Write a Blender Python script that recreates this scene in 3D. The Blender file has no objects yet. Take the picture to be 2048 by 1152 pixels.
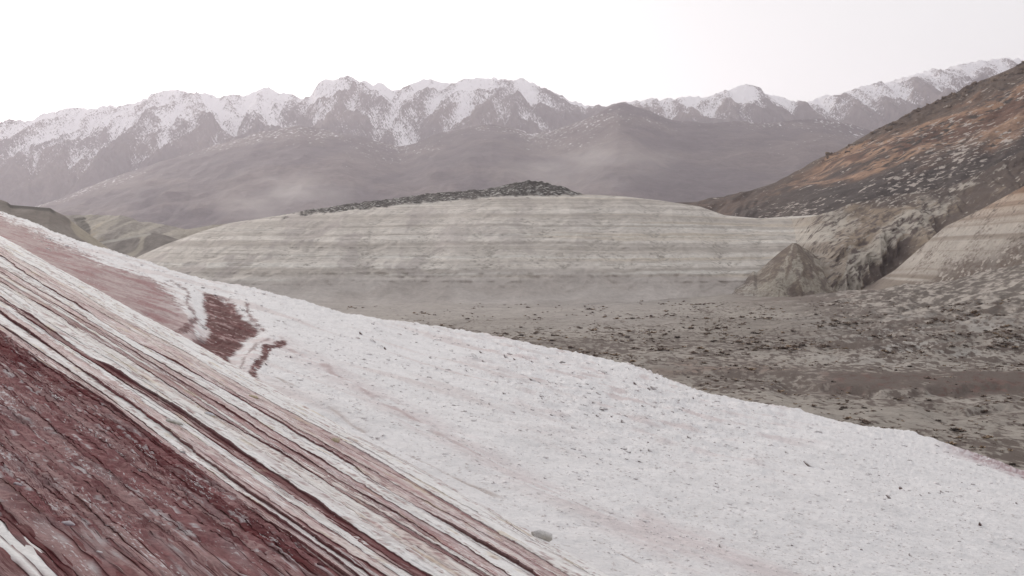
import bpy, math, random
import numpy as np
from mathutils import Vector

S = bpy.context.scene
C = S.collection
RNG = np.random.default_rng(7)
random.seed(7)

# ---------------------------------------------------------------- camera
F = 2844.0                                   # focal length in photo pixels (50 mm on a 36 mm sensor)
PITCH = math.atan(76.0 / F)                  # the horizon runs 76 px above the middle of the photo
cam_d = bpy.data.cameras.new('camera')
cam_d.lens = 50.0; cam_d.sensor_width = 36.0
cam_d.clip_start = 0.1; cam_d.clip_end = 60000.0
cam = bpy.data.objects.new('camera', cam_d); C.objects.link(cam)
cam.location = (0, 0, 0)
cam.rotation_euler = (math.pi / 2 - PITCH, 0, 0)
S.camera = cam

# ---------------------------------------------------------------- sky and sun
SUN_EL, SUN_AZ = math.radians(15.0), math.radians(-24.0)      # azimuth from +Y, negative = left
world = bpy.data.worlds.new('World'); S.world = world; world.use_nodes = True
nt = world.node_tree; nt.nodes.clear()
sky = nt.nodes.new('ShaderNodeTexSky'); sky.sky_type = 'NISHITA'
sky.sun_disc = False; sky.sun_elevation = SUN_EL; sky.sun_rotation = SUN_AZ
sky.air_density = 1.0; sky.dust_density = 6.0; sky.ozone_density = 1.0; sky.altitude = 1500
hsv = nt.nodes.new('ShaderNodeHueSaturation'); hsv.inputs['Saturation'].default_value = 0.16
bg = nt.nodes.new('ShaderNodeBackground'); bg.inputs['Strength'].default_value = 0.10
wo = nt.nodes.new('ShaderNodeOutputWorld')
veil = nt.nodes.new('ShaderNodeMix'); veil.data_type = 'RGBA'; veil.inputs['Factor'].default_value = 0.78      # thin even high cloud over the clear sky
veil.inputs[7].default_value = (3.66, 3.6, 3.56, 1)
nt.links.new(sky.outputs[0], hsv.inputs['Color']); nt.links.new(hsv.outputs[0], veil.inputs[6]); nt.links.new(veil.outputs[2], bg.inputs[0]); nt.links.new(bg.outputs[0], wo.inputs[0])

sun_d = bpy.data.lights.new('sun', 'SUN'); sun_d.energy = 1.0; sun_d.angle = math.radians(14); sun_d.color = (1.0, 0.90, 0.80)
sun = bpy.data.objects.new('sun', sun_d); C.objects.link(sun)
sd = Vector((math.sin(SUN_AZ) * math.cos(SUN_EL), math.cos(SUN_AZ) * math.cos(SUN_EL), math.sin(SUN_EL)))
sun.rotation_euler = sd.to_track_quat('Z', 'Y').to_euler()

S.view_settings.view_transform = 'Standard'; S.view_settings.look = 'None'
S.view_settings.gamma = 1.0; S.view_settings.use_curve_mapping = False
S.view_settings.exposure = 1.1
S.cycles.max_bounces = 6; S.cycles.diffuse_bounces = 3; S.cycles.volume_bounces = 2
S.cycles.use_denoising = True

# ---------------------------------------------------------------- numeric helpers
f32 = np.float32
_ang = RNG.uniform(0, 2 * np.pi, 4096).astype(f32)
_gx, _gy = np.cos(_ang), np.sin(_ang)

def _hash(ix, iy, seed):
    h = (ix.astype(np.int64) * 374761393 + iy.astype(np.int64) * 668265263 + seed * 974634777) & 0xFFFFFFFF
    h = ((h ^ (h >> 13)) * 1274126177) & 0xFFFFFFFF
    return ((h ^ (h >> 16)) & 4095)

def pn(x, y, seed=0):
    """gradient noise, about -0.7..0.7"""
    x = np.asarray(x, f32); y = np.asarray(y, f32); x, y = np.broadcast_arrays(x, y)
    xi = np.floor(x); yi = np.floor(y); fx = x - xi; fy = y - yi
    xi = xi.astype(np.int64); yi = yi.astype(np.int64)
    u = fx * fx * fx * (fx * (fx * 6 - 15) + 10); v = fy * fy * fy * (fy * (fy * 6 - 15) + 10)
    def g(a, b):
        h = _hash(xi + a, yi + b, seed); return _gx[h] * (fx - a) + _gy[h] * (fy - b)
    n0 = g(0, 0) * (1 - u) + g(1, 0) * u; n1 = g(0, 1) * (1 - u) + g(1, 1) * u
    return (n0 * (1 - v) + n1 * v) * f32(1.4)

def fbm(x, y, seed=0, octv=4, gain=0.5, lac=2.03):
    t = 0; a = 1.0
    for o in range(octv):
        t = t + a * pn(x, y, seed + o * 17); x = np.asarray(x) * lac + 3.1; y = np.asarray(y) * lac + 7.7; a *= gain
    return t

def ridged(x, y, seed=0, octv=4, gain=0.5, lac=2.03):
    t = 0; a = 1.0
    for o in range(octv):
        t = t + a * (1 - np.abs(pn(x, y, seed + o * 17)) * 2); x = np.asarray(x) * lac + 3.1; y = np.asarray(y) * lac + 7.7; a *= gain
    return t

def erosion(U, W, gu, gw, scale, octv=4, seed=0, br=.45, gain=.55):
    """branching gullies that run down the given gradient: +1 on ribs, -1 in gullies (U, W in metres)"""
    U = np.asarray(U, f32); W = np.asarray(W, f32); gu = np.array(np.broadcast_to(gu, U.shape), f32); gw = np.array(np.broadcast_to(gw, U.shape), f32)
    h = np.zeros_like(U); amp = 1.0; f = 1.0 / scale
    for o in range(octv):
        x, y = U * f, W * f; n = np.hypot(gu, gw) + 1e-6; sx, sy = -gw / n, gu / n
        xi, yi = np.floor(x), np.floor(y); fx, fy = x - xi, y - yi; xi = xi.astype(np.int64); yi = yi.astype(np.int64)
        a = np.zeros_like(U); g = np.zeros_like(U); wt = np.zeros_like(U)
        for i in (-1, 0, 1):
            for j in (-1, 0, 1):
                hh = _hash(xi + i, yi + j, seed + o * 31)
                dx = fx - i - .5 - .45 * _gx[hh]; dy = fy - j - .5 - .45 * _gy[hh]
                w = np.exp(-(dx * dx + dy * dy) * 2.6); ph = (dx * sx + dy * sy) * 6.283
                a += w * np.cos(ph); g -= w * np.sin(ph); wt += w
        a /= wt; g /= wt; h += amp * a
        gu += br * g * sx * 2; gw += br * g * sy * 2; amp *= gain; f *= 2.0
    return h

def sstep(a, b, x):
    t = np.clip((x - a) / (b - a), 0, 1); return t * t * (3 - 2 * t)

def poly(pts):
    p = np.array(pts, float); return lambda x: np.interp(x, p[:, 0], p[:, 1])

def lin(*rgb):
    c = np.array(rgb, float) / 255.0
    return np.where(c <= 0.04045, c / 12.92, ((c + 0.055) / 1.055) ** 2.4)

cp_, sp_ = math.cos(PITCH), math.sin(PITCH)
def ray(px, py):
    """direction through a point of the photo, scaled so that the depth (y) is 1"""
    cx = (np.asarray(px, float) - 1024) / F; cy = (576 - np.asarray(py, float)) / F
    y = cp_ + cy * sp_; z = -sp_ + cy * cp_
    return cx / y, z / y

def at(px, py, D):
    rx, rz = ray(px, py); D = np.asarray(D, float)
    return np.stack(np.broadcast_arrays(rx * D, D, rz * D), -1)

def topix(P):
    y, z = P[..., 1], P[..., 2]
    dy = y * cp_ - z * sp_; dz = y * sp_ + z * cp_
    return 1024 + F * P[..., 0] / dy, 576 - F * dz / dy

def mix(a, b, t):
    t = np.asarray(t)[..., None]; return a * (1 - t) + b * t

def poly_dist(px, py, pts):
    """distance to a polyline, and position 0..1 along it"""
    best = np.full(np.shape(px), 1e9); pos = np.zeros(np.shape(px))
    pts = np.array(pts, float); n = len(pts) - 1
    for i in range(n):
        a, b = pts[i], pts[i + 1]; ab = b - a
        t = np.clip(((px - a[0]) * ab[0] + (py - a[1]) * ab[1]) / (ab @ ab), 0, 1)
        d = np.hypot(px - a[0] - t * ab[0], py - a[1] - t * ab[1])
        m = d < best; best = np.where(m, d, best); pos = np.where(m, (i + t) / n, pos)
    return best, pos

def inside(px, py, pts):
    """soft inside distance: positive inside a polygon"""
    pts = list(pts); d, _ = poly_dist(px, py, pts + [pts[0]])
    ins = np.zeros(np.shape(px), bool); n = len(pts)
    for i in range(n):
        x1, y1 = pts[i]; x2, y2 = pts[(i + 1) % n]
        c = (y1 > py) != (y2 > py)
        if y1 != y2:
            ins ^= c & (px < (x2 - x1) * (py - y1) / (y2 - y1) + x1)
    return np.where(ins, d, -d)

# ---------------------------------------------------------------- mesh helpers
def mesh_from(name, V, Q, col=None, smooth=True, masks=None):
    V = np.ascontiguousarray(V.reshape(-1, 3), f32); Q = np.ascontiguousarray(Q, np.int32)
    k = Q.shape[1]; me = bpy.data.meshes.new(name)
    me.vertices.add(len(V)); me.vertices.foreach_set('co', V.ravel())
    me.loops.add(Q.size); me.loops.foreach_set('vertex_index', Q.ravel())
    me.polygons.add(len(Q)); me.polygons.foreach_set('loop_start', np.arange(0, Q.size, k, dtype=np.int32))
    if smooth: me.polygons.foreach_set('use_smooth', np.ones(len(Q), bool))
    if col is not None:
        ca = me.attributes.new('Col', 'FLOAT_COLOR', 'POINT')
        c4 = np.ones((len(V), 4), f32); c4[:, :3] = np.clip(col.reshape(-1, 3), 0.004, 0.92); ca.data.foreach_set('color', c4.ravel())
    for nm, a in (masks or {}).items():
        if nm == 'ST':
            va = me.attributes.new('ST', 'FLOAT_VECTOR', 'POINT'); va.data.foreach_set('vector', np.ascontiguousarray(a, f32).ravel()); continue
        fa = me.attributes.new(nm, 'FLOAT', 'POINT'); fa.data.foreach_set('value', np.ascontiguousarray(np.clip(a, -3, 3), f32).ravel())
    me.update(calc_edges=True)
    return me

def grid_quads(nr, nc):
    i = np.arange(nr * nc).reshape(nr, nc)
    return np.stack([i[:-1, :-1], i[:-1, 1:], i[1:, 1:], i[1:, :-1]], -1).reshape(-1, 4)

def link(name, me, mat, parent=None, label=None, cat=None, group=None, kind=None):
    o = bpy.data.objects.new(name, me); C.objects.link(o)
    if mat is not None and not me.materials: me.materials.append(mat)
    if parent: o.parent = parent
    if label: o['label'] = label
    if cat: o['category'] = cat
    if group: o['group'] = group
    if kind: o['kind'] = kind
    return o

def terrain_mat(name, sizes, var=0.25, bump=0.3, bump_size=None, rough=0.92, spec=0.15, speck=None, stretch=(1, 1, 1), over=(), st=False):
    """colour comes from the surface's own attribute, grain from noise of the given sizes in metres"""
    m = bpy.data.materials.new(name); m.use_nodes = True; t = m.node_tree; N = t.nodes; L = t.links
    b = N['Principled BSDF']; b.inputs['Roughness'].default_value = rough; b.inputs['Specular IOR Level'].default_value = spec
    a = N.new('ShaderNodeAttribute'); a.attribute_name = 'Col'
    tc = N.new('ShaderNodeTexCoord'); mp = N.new('ShaderNodeMapping'); mp.inputs['Scale'].default_value = stretch
    L.new(tc.outputs['Object'], mp.inputs[0])
    cur = a.outputs['Color']; hts = []
    for i, s in enumerate(sizes):
        n = N.new('ShaderNodeTexNoise'); n.inputs['Scale'].default_value = 1.0 / s; n.inputs['Detail'].default_value = 5; n.inputs['Roughness'].default_value = 0.65
        L.new(mp.outputs[0], n.inputs['Vector'])
        r = N.new('ShaderNodeMapRange'); r.inputs[1].default_value = 0.25; r.inputs[2].default_value = 0.75
        r.inputs[3].default_value = 1 - var; r.inputs[4].default_value = 1 + var
        L.new(n.outputs['Fac'], r.inputs[0])
        x = N.new('ShaderNodeMix'); x.data_type = 'RGBA'; x.blend_type = 'MULTIPLY'; x.inputs['Factor'].default_value = 1.0
        L.new(cur, x.inputs[6]); L.new(r.outputs[0], x.inputs[7]); cur = x.outputs[2]; hts.append(n.outputs['Fac'])
    if speck:                                   # small grains: (size, amount 0..1, colour)
        n = N.new('ShaderNodeTexNoise'); n.inputs['Scale'].default_value = 1.0 / speck[0]; n.inputs['Detail'].default_value = 2
        L.new(mp.outputs[0], n.inputs['Vector'])
        r = N.new('ShaderNodeMapRange'); r.inputs[1].default_value = 0.75 - 0.2 * speck[1]; r.inputs[2].default_value = 0.80 - 0.2 * speck[1]
        L.new(n.outputs['Fac'], r.inputs[0])
        x = N.new('ShaderNodeMix'); x.data_type = 'RGBA'; L.new(r.outputs[0], x.inputs['Factor'])
        L.new(cur, x.inputs[6]); x.inputs[7].default_value = (*speck[2], 1); cur = x.outputs[2]
    ovc = tc.outputs['Object']
    if st:
        sa = N.new('ShaderNodeAttribute'); sa.attribute_name = 'ST'; ovc = sa.outputs['Vector']
    for nm, oc, layers, soft in over:           # patches: a mask on the surface broken up by noise; layers = (size, stretch, turn about Y, weight)
        ma = N.new('ShaderNodeAttribute'); ma.attribute_name = nm; acc = ma.outputs['Fac']
        for (sz, stv, turn, wgt) in layers:
            vr = N.new('ShaderNodeVectorRotate'); vr.rotation_type = 'Y_AXIS'; vr.inputs['Angle'].default_value = turn
            L.new(ovc, vr.inputs['Vector'])
            mv = N.new('ShaderNodeMapping'); mv.inputs['Scale'].default_value = tuple(1.0 / (sz * q) for q in stv)
            L.new(vr.outputs[0], mv.inputs[0])
            n = N.new('ShaderNodeTexNoise'); n.inputs['Scale'].default_value = 1.0; n.inputs['Detail'].default_value = 3.5; n.inputs['Roughness'].default_value = 0.6
            L.new(mv.outputs[0], n.inputs['Vector'])
            md = N.new('ShaderNodeMath'); md.operation = 'MULTIPLY_ADD'; md.inputs[1].default_value = wgt * 2
            L.new(n.outputs['Fac'], md.inputs[0])
            ad = N.new('ShaderNodeMath'); ad.operation = 'SUBTRACT'; L.new(acc, ad.inputs[0]); ad.inputs[1].default_value = wgt
            L.new(ad.outputs[0], md.inputs[2]); acc = md.outputs[0]
        r = N.new('ShaderNodeMapRange'); r.interpolation_type = 'SMOOTHSTEP'; r.inputs[1].default_value = -soft; r.inputs[2].default_value = soft
        L.new(acc, r.inputs[0])
        x = N.new('ShaderNodeMix'); x.data_type = 'RGBA'; L.new(r.outputs[0], x.inputs['Factor'])
        L.new(cur, x.inputs[6]); x.inputs[7].default_value = (*oc, 1); cur = x.outputs[2]
    L.new(cur, b.inputs['Base Color'])
    if bump:
        bs = bump_size or sizes[-1]
        n = N.new('ShaderNodeTexNoise'); n.inputs['Scale'].default_value = 1.0 / bs; n.inputs['Detail'].default_value = 8; n.inputs['Roughness'].default_value = 0.7
        L.new(mp.outputs[0], n.inputs['Vector'])
        bp = N.new('ShaderNodeBump'); bp.inputs['Strength'].default_value = bump; bp.inputs['Distance'].default_value = bs
        L.new(n.outputs['Fac'], bp.inputs['Height']); L.new(bp.outputs[0], b.inputs['Normal'])
    return m

def plain_mat(name, col, size, var=0.3, bump=0.4, rough=0.9):
    m = terrain_mat(name, [size, size * 0.2], var, bump, size * 0.5, rough)
    N = m.node_tree.nodes; a = [n for n in N if n.type == 'ATTRIBUTE'][0]
    rgb = N.new('ShaderNodeRGB'); rgb.outputs[0].default_value = (*col, 1)
    for l in list(a.outputs['Color'].links): m.node_tree.links.new(rgb.outputs[0], l.to_socket)
    N.remove(a); return m

def pchip_rows(vk, Y, v):
    """smooth monotone interpolation of control rows Y (K, n) at positions vk to v"""
    K = len(vk); h = np.diff(vk)[:, None]; dl = np.diff(Y, axis=0) / h; m = np.zeros_like(Y)
    m[0], m[-1] = dl[0], dl[-1]
    for k in range(1, K - 1):
        s = dl[k - 1] * dl[k]; m[k] = np.where(s > 0, 2 * s / (dl[k - 1] + dl[k] + 1e-12), 0)
    out = np.empty((len(v), Y.shape[1])); idx = np.clip(np.searchsorted(vk, v, side='right') - 1, 0, K - 2)
    for r, (k, x) in enumerate(zip(idx, v)):
        hh = vk[k + 1] - vk[k]; t = (x - vk[k]) / hh
        out[r] = ((1 + 2 * t) * (1 - t) ** 2 * Y[k] + t * (1 - t) ** 2 * hh * m[k] + t * t * (3 - 2 * t) * Y[k + 1] + t * t * (t - 1) * hh * m[k + 1])
    return out

def hill(px0, px1, nc, rows, nr, back=(40, 0.12)):
    """A hillside as a sheet of true 3-D points. rows run from the foot to the crest, each (v, height line, depth);
    behind the crest the ground falls away again. Returns P, px, py, v."""
    px = np.linspace(px0, px1, nc)
    vk = np.array([r[0] for r in rows], float)
    PY = np.array([np.broadcast_to(r[1](px) if callable(r[1]) else r[1], px.shape) for r in rows], float)
    DD = np.log(np.array([np.broadcast_to(r[2](px) if callable(r[2]) else r[2], px.shape) for r in rows], float))
    v = np.linspace(0, 1, nr)
    py = pchip_rows(vk, PY, v); D = np.exp(pchip_rows(vk, DD, v))
    drop, far = back; nb = 8; bt = (np.arange(1, nb + 1) / nb)[:, None]
    py = np.vstack([py, py[-1] + drop * bt ** 1.6]); D = np.vstack([D, D[-1] * (1 + far * bt)])
    v = np.concatenate([v, 1 + bt[:, 0]])
    PX = np.broadcast_to(px, py.shape)
    return at(PX, py, D), PX, py, np.broadcast_to(v[:, None], py.shape)

def add_hill(name, P, col, mat, label, cat='hill', masks=None):
    return link(name, mesh_from(name, P, grid_quads(*P.shape[:2]), col, masks=masks), mat, label=label, cat=cat, kind='structure')

# ================================================================ THE LARGE STRUCTURE
# ---------------------------------------------------------------- snowy mountains
CREST_M = poly([(-600, 330), (-400, 300), (-200, 262), (0, 246), (60, 244), (85, 232), (110, 226), (150, 222), (200, 218), (270, 207), (310, 192), (350, 184), (400, 190), (440, 196), (480, 194), (510, 188), (545, 178), (575, 190), (605, 200), (620, 196), (632, 175), (650, 163), (680, 155), (710, 160), (740, 172), (765, 172), (785, 180), (830, 170), (870, 164), (885, 162), (905, 166), (985, 158), (1030, 162), (1075, 168), (1110, 190), (1140, 208), (1170, 214), (1205, 219), (1240, 206), (1275, 205), (1330, 200), (1380, 196), (1420, 194), (1455, 183), (1490, 172), (1510, 176), (1545, 193), (1590, 208), (1640, 202), (1700, 185), (1760, 168), (1850, 148), (1900, 137), (1960, 126), (2010, 120), (2040, 123), (2100, 110), (2300, 90), (2650, 80)])
SNOWLINE = poly([(-600, 350), (0, 330), (120, 330), (230, 322), (300, 318), (380, 290), (450, 285), (530, 255), (600, 245), (660, 258), (740, 275), (800, 295), (850, 275), (930, 252), (985, 252), (1060, 262), (1130, 236), (1200, 222), (1240, 214), (1320, 234), (1380, 240), (1440, 232), (1520, 238), (1590, 222), (1700, 228), (1800, 215), (1900, 195), (2048, 175), (2650, 150)])
def build_mountains():
    crest = CREST_M
    P, PX, PY, V = hill(-450, 2500, 1020, [(0, 470, 7200), (0.25, 405, 7900), (0.5, lambda x: 0.55 * 405 + 0.45 * crest(x), 8600), (1, crest, 10500)], 155, (30, 0.15))
    X, Y, Z = P[..., 0], P[..., 1], P[..., 2]
    env = np.clip(V, 0, 1); env = np.where(V > 1, 0, env ** 0.6 * (1 - env) ** 0.55)
    wx = X + 500 * fbm(X / 1800, Y / 1800, 5, 3); wy = Y * 0.55 + 500 * fbm(X / 1800, Y / 1800, 9, 3)
    rg = ridged(wx / 1500, wy / 1500, 11, 6, 0.52) - 1.0
    cs = np.gradient(PY[-9] if False else crest(PX[0])) / np.gradient(PX[0])
    gu = .9 * fbm(X / 800, Z / 350, 15, 3) - .8 * cs[None, :] * np.clip(V, 0, 1); er = erosion(X, Z * 2.0, gu, 1.0, 300, 5, 19, .40, .60)
    dz = 160 * rg * env + 62 * er * np.minimum(env * 2, 1) + sstep(.75, 1, V) * (V <= 1.2) * (34 * fbm(X / 150, Y * 0, 3, 4, .6) + 10)
    P[..., 2] += dz
    # snow lies in the couloirs and on the gentle upper faces, rock ribs stay bare
    lo = SNOWLINE(PX); rel = (lo - PY) / np.maximum(lo - crest(PX), 12)
    big = fbm(X / 420, Z / 260, 51, 4, .6)
    sn = (rel - 0.46) * 1.05 + 0.22 * big - 0.62 * er - .16
    for (cx, cy, rx, ry, k) in ((800, 252, 30, 42, .8), (925, 205, 28, 38, .8), (328, 285, 15, 40, .8), (505, 236, 30, 24, .7), (130, 285, 34, 22, .4), (560, 198, 30, 18, .5), (420, 222, 60, 20, .5), (240, 240, 60, 14, .4), (1495, 188, 30, 14, .5)):
        sn = sn + k * np.exp(-(((PX - cx - 9 * big) / rx) ** 2 + ((PY - cy) / ry) ** 2) * 1.3)
    for (cx, cy, rx, ry, k) in ((735, 200, 50, 14, .45), (690, 240, 34, 16, .5), (845, 240, 18, 30, .5), (470, 270, 30, 12, .4), (1230, 212, 40, 14, .6), (1110, 220, 40, 30, .25), (1000, 200, 50, 20, .2), (220, 280, 40, 16, .2)):
        sn = sn - k * np.exp(-(((PX - cx) / rx) ** 2 + ((PY - cy) / ry) ** 2))
    sn = np.where(rel < 0, np.minimum(sn, -.1) + rel * 1.5, sn)
    col = mix(np.array([.095, .076, .076]), np.array([.145, .113, .104]), sstep(-.5, .5, fbm(X / 700, Z / 300, 71, 4)))
    m = terrain_mat('mountain_rock_and_snow', [160, 40], 0.16, 0.25, 90, over=[('Snow', (.86, .85, .88), [(8, (1, 4, 7), .45, 1.3), (7, (1, 4, 7), -.4, 1.3), (40, (1, 3, 3), .3, .6)], .42)])
    return add_hill('snowy_mountains', P, col, m, 'distant snow-capped mountain range along the skyline', 'mountains', {'Snow': sn})
build_mountains()

FOOT = poly([(-600, 470), (-100, 450), (60, 420), (140, 392), (200, 365), (300, 330), (380, 305), (450, 285), (530, 262), (600, 252), (660, 262), (720, 270), (770, 286), (800, 296), (830, 288), (870, 270), (920, 256), (945, 250), (985, 248), (1020, 256), (1060, 268), (1100, 262), (1150, 244), (1200, 226), (1238, 206), (1260, 208), (1300, 222), (1340, 238), (1400, 246), (1480, 244), (1540, 246), (1600, 238), (1650, 240), (1700, 250), (1800, 272), (2000, 300), (2650, 310)])
def build_foothills():
    P, PX, PY, V = hill(-500, 2550, 560, [(0, 490, 4300), (0.4, lambda x: 0.6 * 470 + 0.4 * FOOT(x), 5000), (1, FOOT, 7000)], 90, (40, 0.15))
    X, Y, Z = P[..., 0], P[..., 1], P[..., 2]
    env = np.where(V > 1, 0, np.clip(V, 0, 1) ** 0.6 * (1 - np.clip(V, 0, 1)) ** 0.6)
    wx = X + 300 * fbm(X / 1200, Y / 1200, 105, 3); wy = Y * 0.5 + 300 * fbm(X / 1200, Y / 1200, 109, 3)
    rg = ridged(wx / 1100, wy / 1100, 111, 5, 0.5) - 1.0
    er = erosion(X, Z * 2, .8 * fbm(X / 900, Z / 300, 115, 3), 1.0, 330, 4, 117, .45)
    P[..., 2] += 50 * rg * env + 20 * er * env + np.where(V < 1.01, 9 * fbm(X / 160, Y / 160, 120, 3), 0)
    a = fbm(wx / 500, Z / 160, 131, 5, 0.55) + .25 * er
    col = mix(np.array([.09, .07, .072]), np.array([.135, .105, .097]), sstep(-.5, .5, a))
    sn = 0.30 * (V - 0.88) / 0.12 - .80 + .4 * a - (V > 1.3)
    m = terrain_mat('foothill_earth', [160, 30], 0.28, 0.4, 70, over=[('Snow', (.8, .79, .82), [(13, (1, 4, 3.4), .6, 1.3), (12, (1, 4, 3.2), -.6, 1.3)], .40)])
    return add_hill('brown_foothills', P, col, m, 'bare brown foothills in haze below the snowy mountains', 'hills', {'Snow': np.maximum(sn, -2)})
build_foothills()

# ---------------------------------------------------------------- valley floor
VTOP = poly([(-700, 590), (1000, 596), (1250, 590), (1450, 578), (1640, 588), (1750, 580), (1900, 548), (2048, 508), (2600, 400)])
VTOPD = poly([(-700, 840), (1300, 820), (1500, 760), (1700, 660), (2048, 520), (2600, 430)])
V2 = poly([(-700, 625), (1200, 625), (1500, 622), (1700, 625), (2048, 600), (2600, 560)])
V2D = poly([(-700, 580), (1500, 570), (1800, 500), (2048, 420), (2600, 350)])
V3 = poly([(-700, 690), (1500, 690), (2048, 690), (2600, 690)])
V3D = poly([(-700, 375), (1600, 370), (2048, 345), (2600, 320)])
def build_valley():
    P, PX, PY, V = hill(-300, 2350, 700, [(0, 1080, 122), (0.2, 930, 166), (0.4, 800, 238), (0.55, V3, V3D), (0.78, V2, V2D), (1, VTOP, VTOPD)], 220, (12, 0.5))
    X, Y, Z = P[..., 0], P[..., 1], P[..., 2]
    rough = sstep(1450, 1800, PX) * sstep(560, 600, PY + 0 * PX) * (1 - sstep(700, 745, PY))
    amp = np.clip(Y / 300, .5, 2)
    dz = 0.5 * amp * fbm(X / 40, Y / 40, 201, 4) + 0.34 * fbm(X / 6, Y / 8, 205, 3)
    dz += rough * 1.5 * (ridged(X / 15 + Y / 60, Y / 22, 211, 4) - 1.1)
    # eroded banks across the near floor
    for pts, hgt, w in (([(1560, 752), (1640, 768), (1700, 774), (1760, 778), (1830, 772), (1900, 776), (1990, 770), (2100, 772)], 1.2, 9),
                        ([(1290, 745), (1400, 742), (1500, 738), (1600, 752)], .8, 7),
                        ([(1850, 800), (1930, 812), (2000, 806), (2150, 820)], 1.0, 8)):
        wob = 9 * fbm(X / 14, Y / 30, 221, 4)
        pa = np.array(pts); yl = np.interp(PX, pa[:, 0], pa[:, 1]); inx = sstep(pa[0, 0] - 30, pa[0, 0] + 20, PX) * (1 - sstep(pa[-1, 0] - 20, pa[-1, 0] + 30, PX))
        q = PY + wob - yl
        dz += -hgt * inx * sstep(-2, 2, q) * (1 - sstep(5, 60, q))
    P[..., 2] += dz * (V < 1.02)
    base = mix(np.array([.25, .222, .198]), np.array([.34, .308, .278]), sstep(-.5, .5, fbm(X / 60, Y / 90, 231, 4)))
    veg = fbm(X / 3.2, Y / 7.5, 241, 4, 0.6)
    dens = sstep(640, 700, PY + 0 * PX) * (1 - sstep(760, 830, PY)) * 0.9 + 0.35 * sstep(1300, 1900, PX) + 0.15
    dens = dens * sstep(600, 1200, PX + (PY - 600) * 4) * sstep(596, 640, PY)
    vmask = np.where(dens > .02, dens * .38 - .37 + .30 * fbm(X / 45, Y / 70, 247, 3), -2)
    col = base
    apron = (1 - sstep(600, 690, PY + 16 * fbm(X / 40, Y / 60, 249, 3))) * (1 - sstep(1200, 1500, PX))
    col = mix(col, np.array([.385, .352, .332]), apron * .95); vmask = np.where(apron > .3, vmask - .5 * apron, vmask)
    # brown scrub slope climbing to the right
    sl = sstep(1560, 1760, PX + (600 - PY) * 0.4) * (1 - sstep(610, 690, PY))
    col = mix(col, np.array([.105, .088, .078]), sl * 0.85)
    smask = np.where(sl > .02, sl * .5 - .62, -2)
    pale = rough * sstep(-0.05, 0.35, fbm(X / 18, Y / 26, 261, 4)) * sstep(600, 660, PY)
    col = mix(col, np.array([.45, .43, .41]), pale * 0.55)
    band = sstep(560, 585, PY) * (1 - sstep(585, 640, PY)) * sstep(1420, 1560, PX) * (1 - sstep(1680, 1820, PX))
    col = mix(col, np.array([.15, .115, .10]), band * 0.75 * sstep(-.4, .3, fbm(X / 25, Y / 25, 265, 3) + .2))
    # red-brown field
    q = PY + 5 * fbm(X / 20, Y / 20, 271, 3)
    red = sstep(1600, 1680, PX + 40 * fbm(X / 15, Y / 9, 275, 3)) * sstep(741, 747, q) * (1 - sstep(774, 778, q))
    red = .95 * red * sstep(-.6, .0, fbm(X / 9, Y / 22, 277, 4) + .35)
    rc = mix(np.array([.105, .066, .058]), np.array([.155, .095, .082]), sstep(-.4, .5, fbm(X / 6, Y / 20, 279, 4)))
    col = mix(col, rc, red)
    r2 = sstep(1280, 1340, PX) * (1 - sstep(1560, 1650, PX)) * sstep(715, 730, q) * (1 - sstep(735, 748, q))
    col = mix(col, np.array([.20, .125, .10]), r2 * .6 * sstep(-.2, .3, fbm(X / 9, Y / 14, 281, 3)))
    ol = sstep(770, 800, PY) * sstep(-.4, .4, fbm(X / 30, Y / 40, 285, 3))
    col = mix(col, np.array([.33, .30, .268]), ol * .5)
    m = terrain_mat('valley_earth', [9, 1.6], 0.22, 0.5, 1.2, over=[
        ('Scrub', (.135, .108, .095), [(1.5, (1, 2.6, 1), 0, 1.8), (14, (1, 1.6, 1), 0, .7)], .22),
        ('Fleck', (.42, .38, .345), [(2.4, (2.0, 3, .8), -.5, 1.6), (9, (1.5, 2, 1), 0, .9)], .4)])
    add_hill('valley_floor', P, col, m, 'grey-brown valley floor of dry earth and scrub', 'ground', {'Scrub': vmask, 'Fleck': smask})
    return P, PX, PY
VP, VPX, VPY = build_valley()

# ---------------------------------------------------------------- pale banded hill with its dark cap
PALE = poly([(-300, 720), (0, 640), (100, 600), (200, 556), (280, 512), (330, 490), (400, 465), (460, 449), (520, 441), (600, 432), (700, 421), (800, 410), (900, 402), (1000, 394), (1100, 391), (1180, 391), (1250, 394), (1320, 402), (1400, 414), (1450, 432), (1520, 438), (1640, 430), (1760, 428), (1900, 440)])
CAP = poly([(-300, 720), (0, 640), (100, 600), (200, 556), (280, 512), (330, 490), (400, 464), (460, 446), (520, 437), (560, 431), (620, 420), (700, 408), (780, 398), (870, 386), (940, 381), (985, 377), (1020, 367), (1060, 362), (1100, 367), (1140, 380), (1170, 389), (1200, 390), (1250, 393), (1320, 401), (1400, 413), (1450, 431), (1520, 437), (1640, 429), (1760, 427), (1900, 439)])
def clay_bands(X, Z):
    """the level clay strata shared by the banded hill and the cliffs beside it"""
    wz = Z + 1.2 * fbm(X / 120, Z / 30, 321, 3) + .35 * fbm(X / 9, Z / 5, 325, 2)
    st = fbm(X / 900, wz / 4.2, 331, 4, 0.7); st2 = fbm(X / 500, wz / 13.0, 335, 2)
    col = mix(np.array([.44, .40, .365]), np.array([.67, .625, .58]), sstep(-.6, .6, st * 0.9 + st2 * .5))
    tan = sstep(.1, .5, fbm(X / 260, wz / 3.0, 341, 3)) * sstep(-60, 60, X + 40 * fbm(X / 80, Z / 10, 345, 2))
    col = mix(col, np.array([.54, .46, .36]), tan * .5)
    white = sstep(.25, .55, fbm(X / 400, wz / 2.2, 347, 3, .6))
    return mix(col, np.array([.72, .70, .66]), white * .6), st, st2

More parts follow.
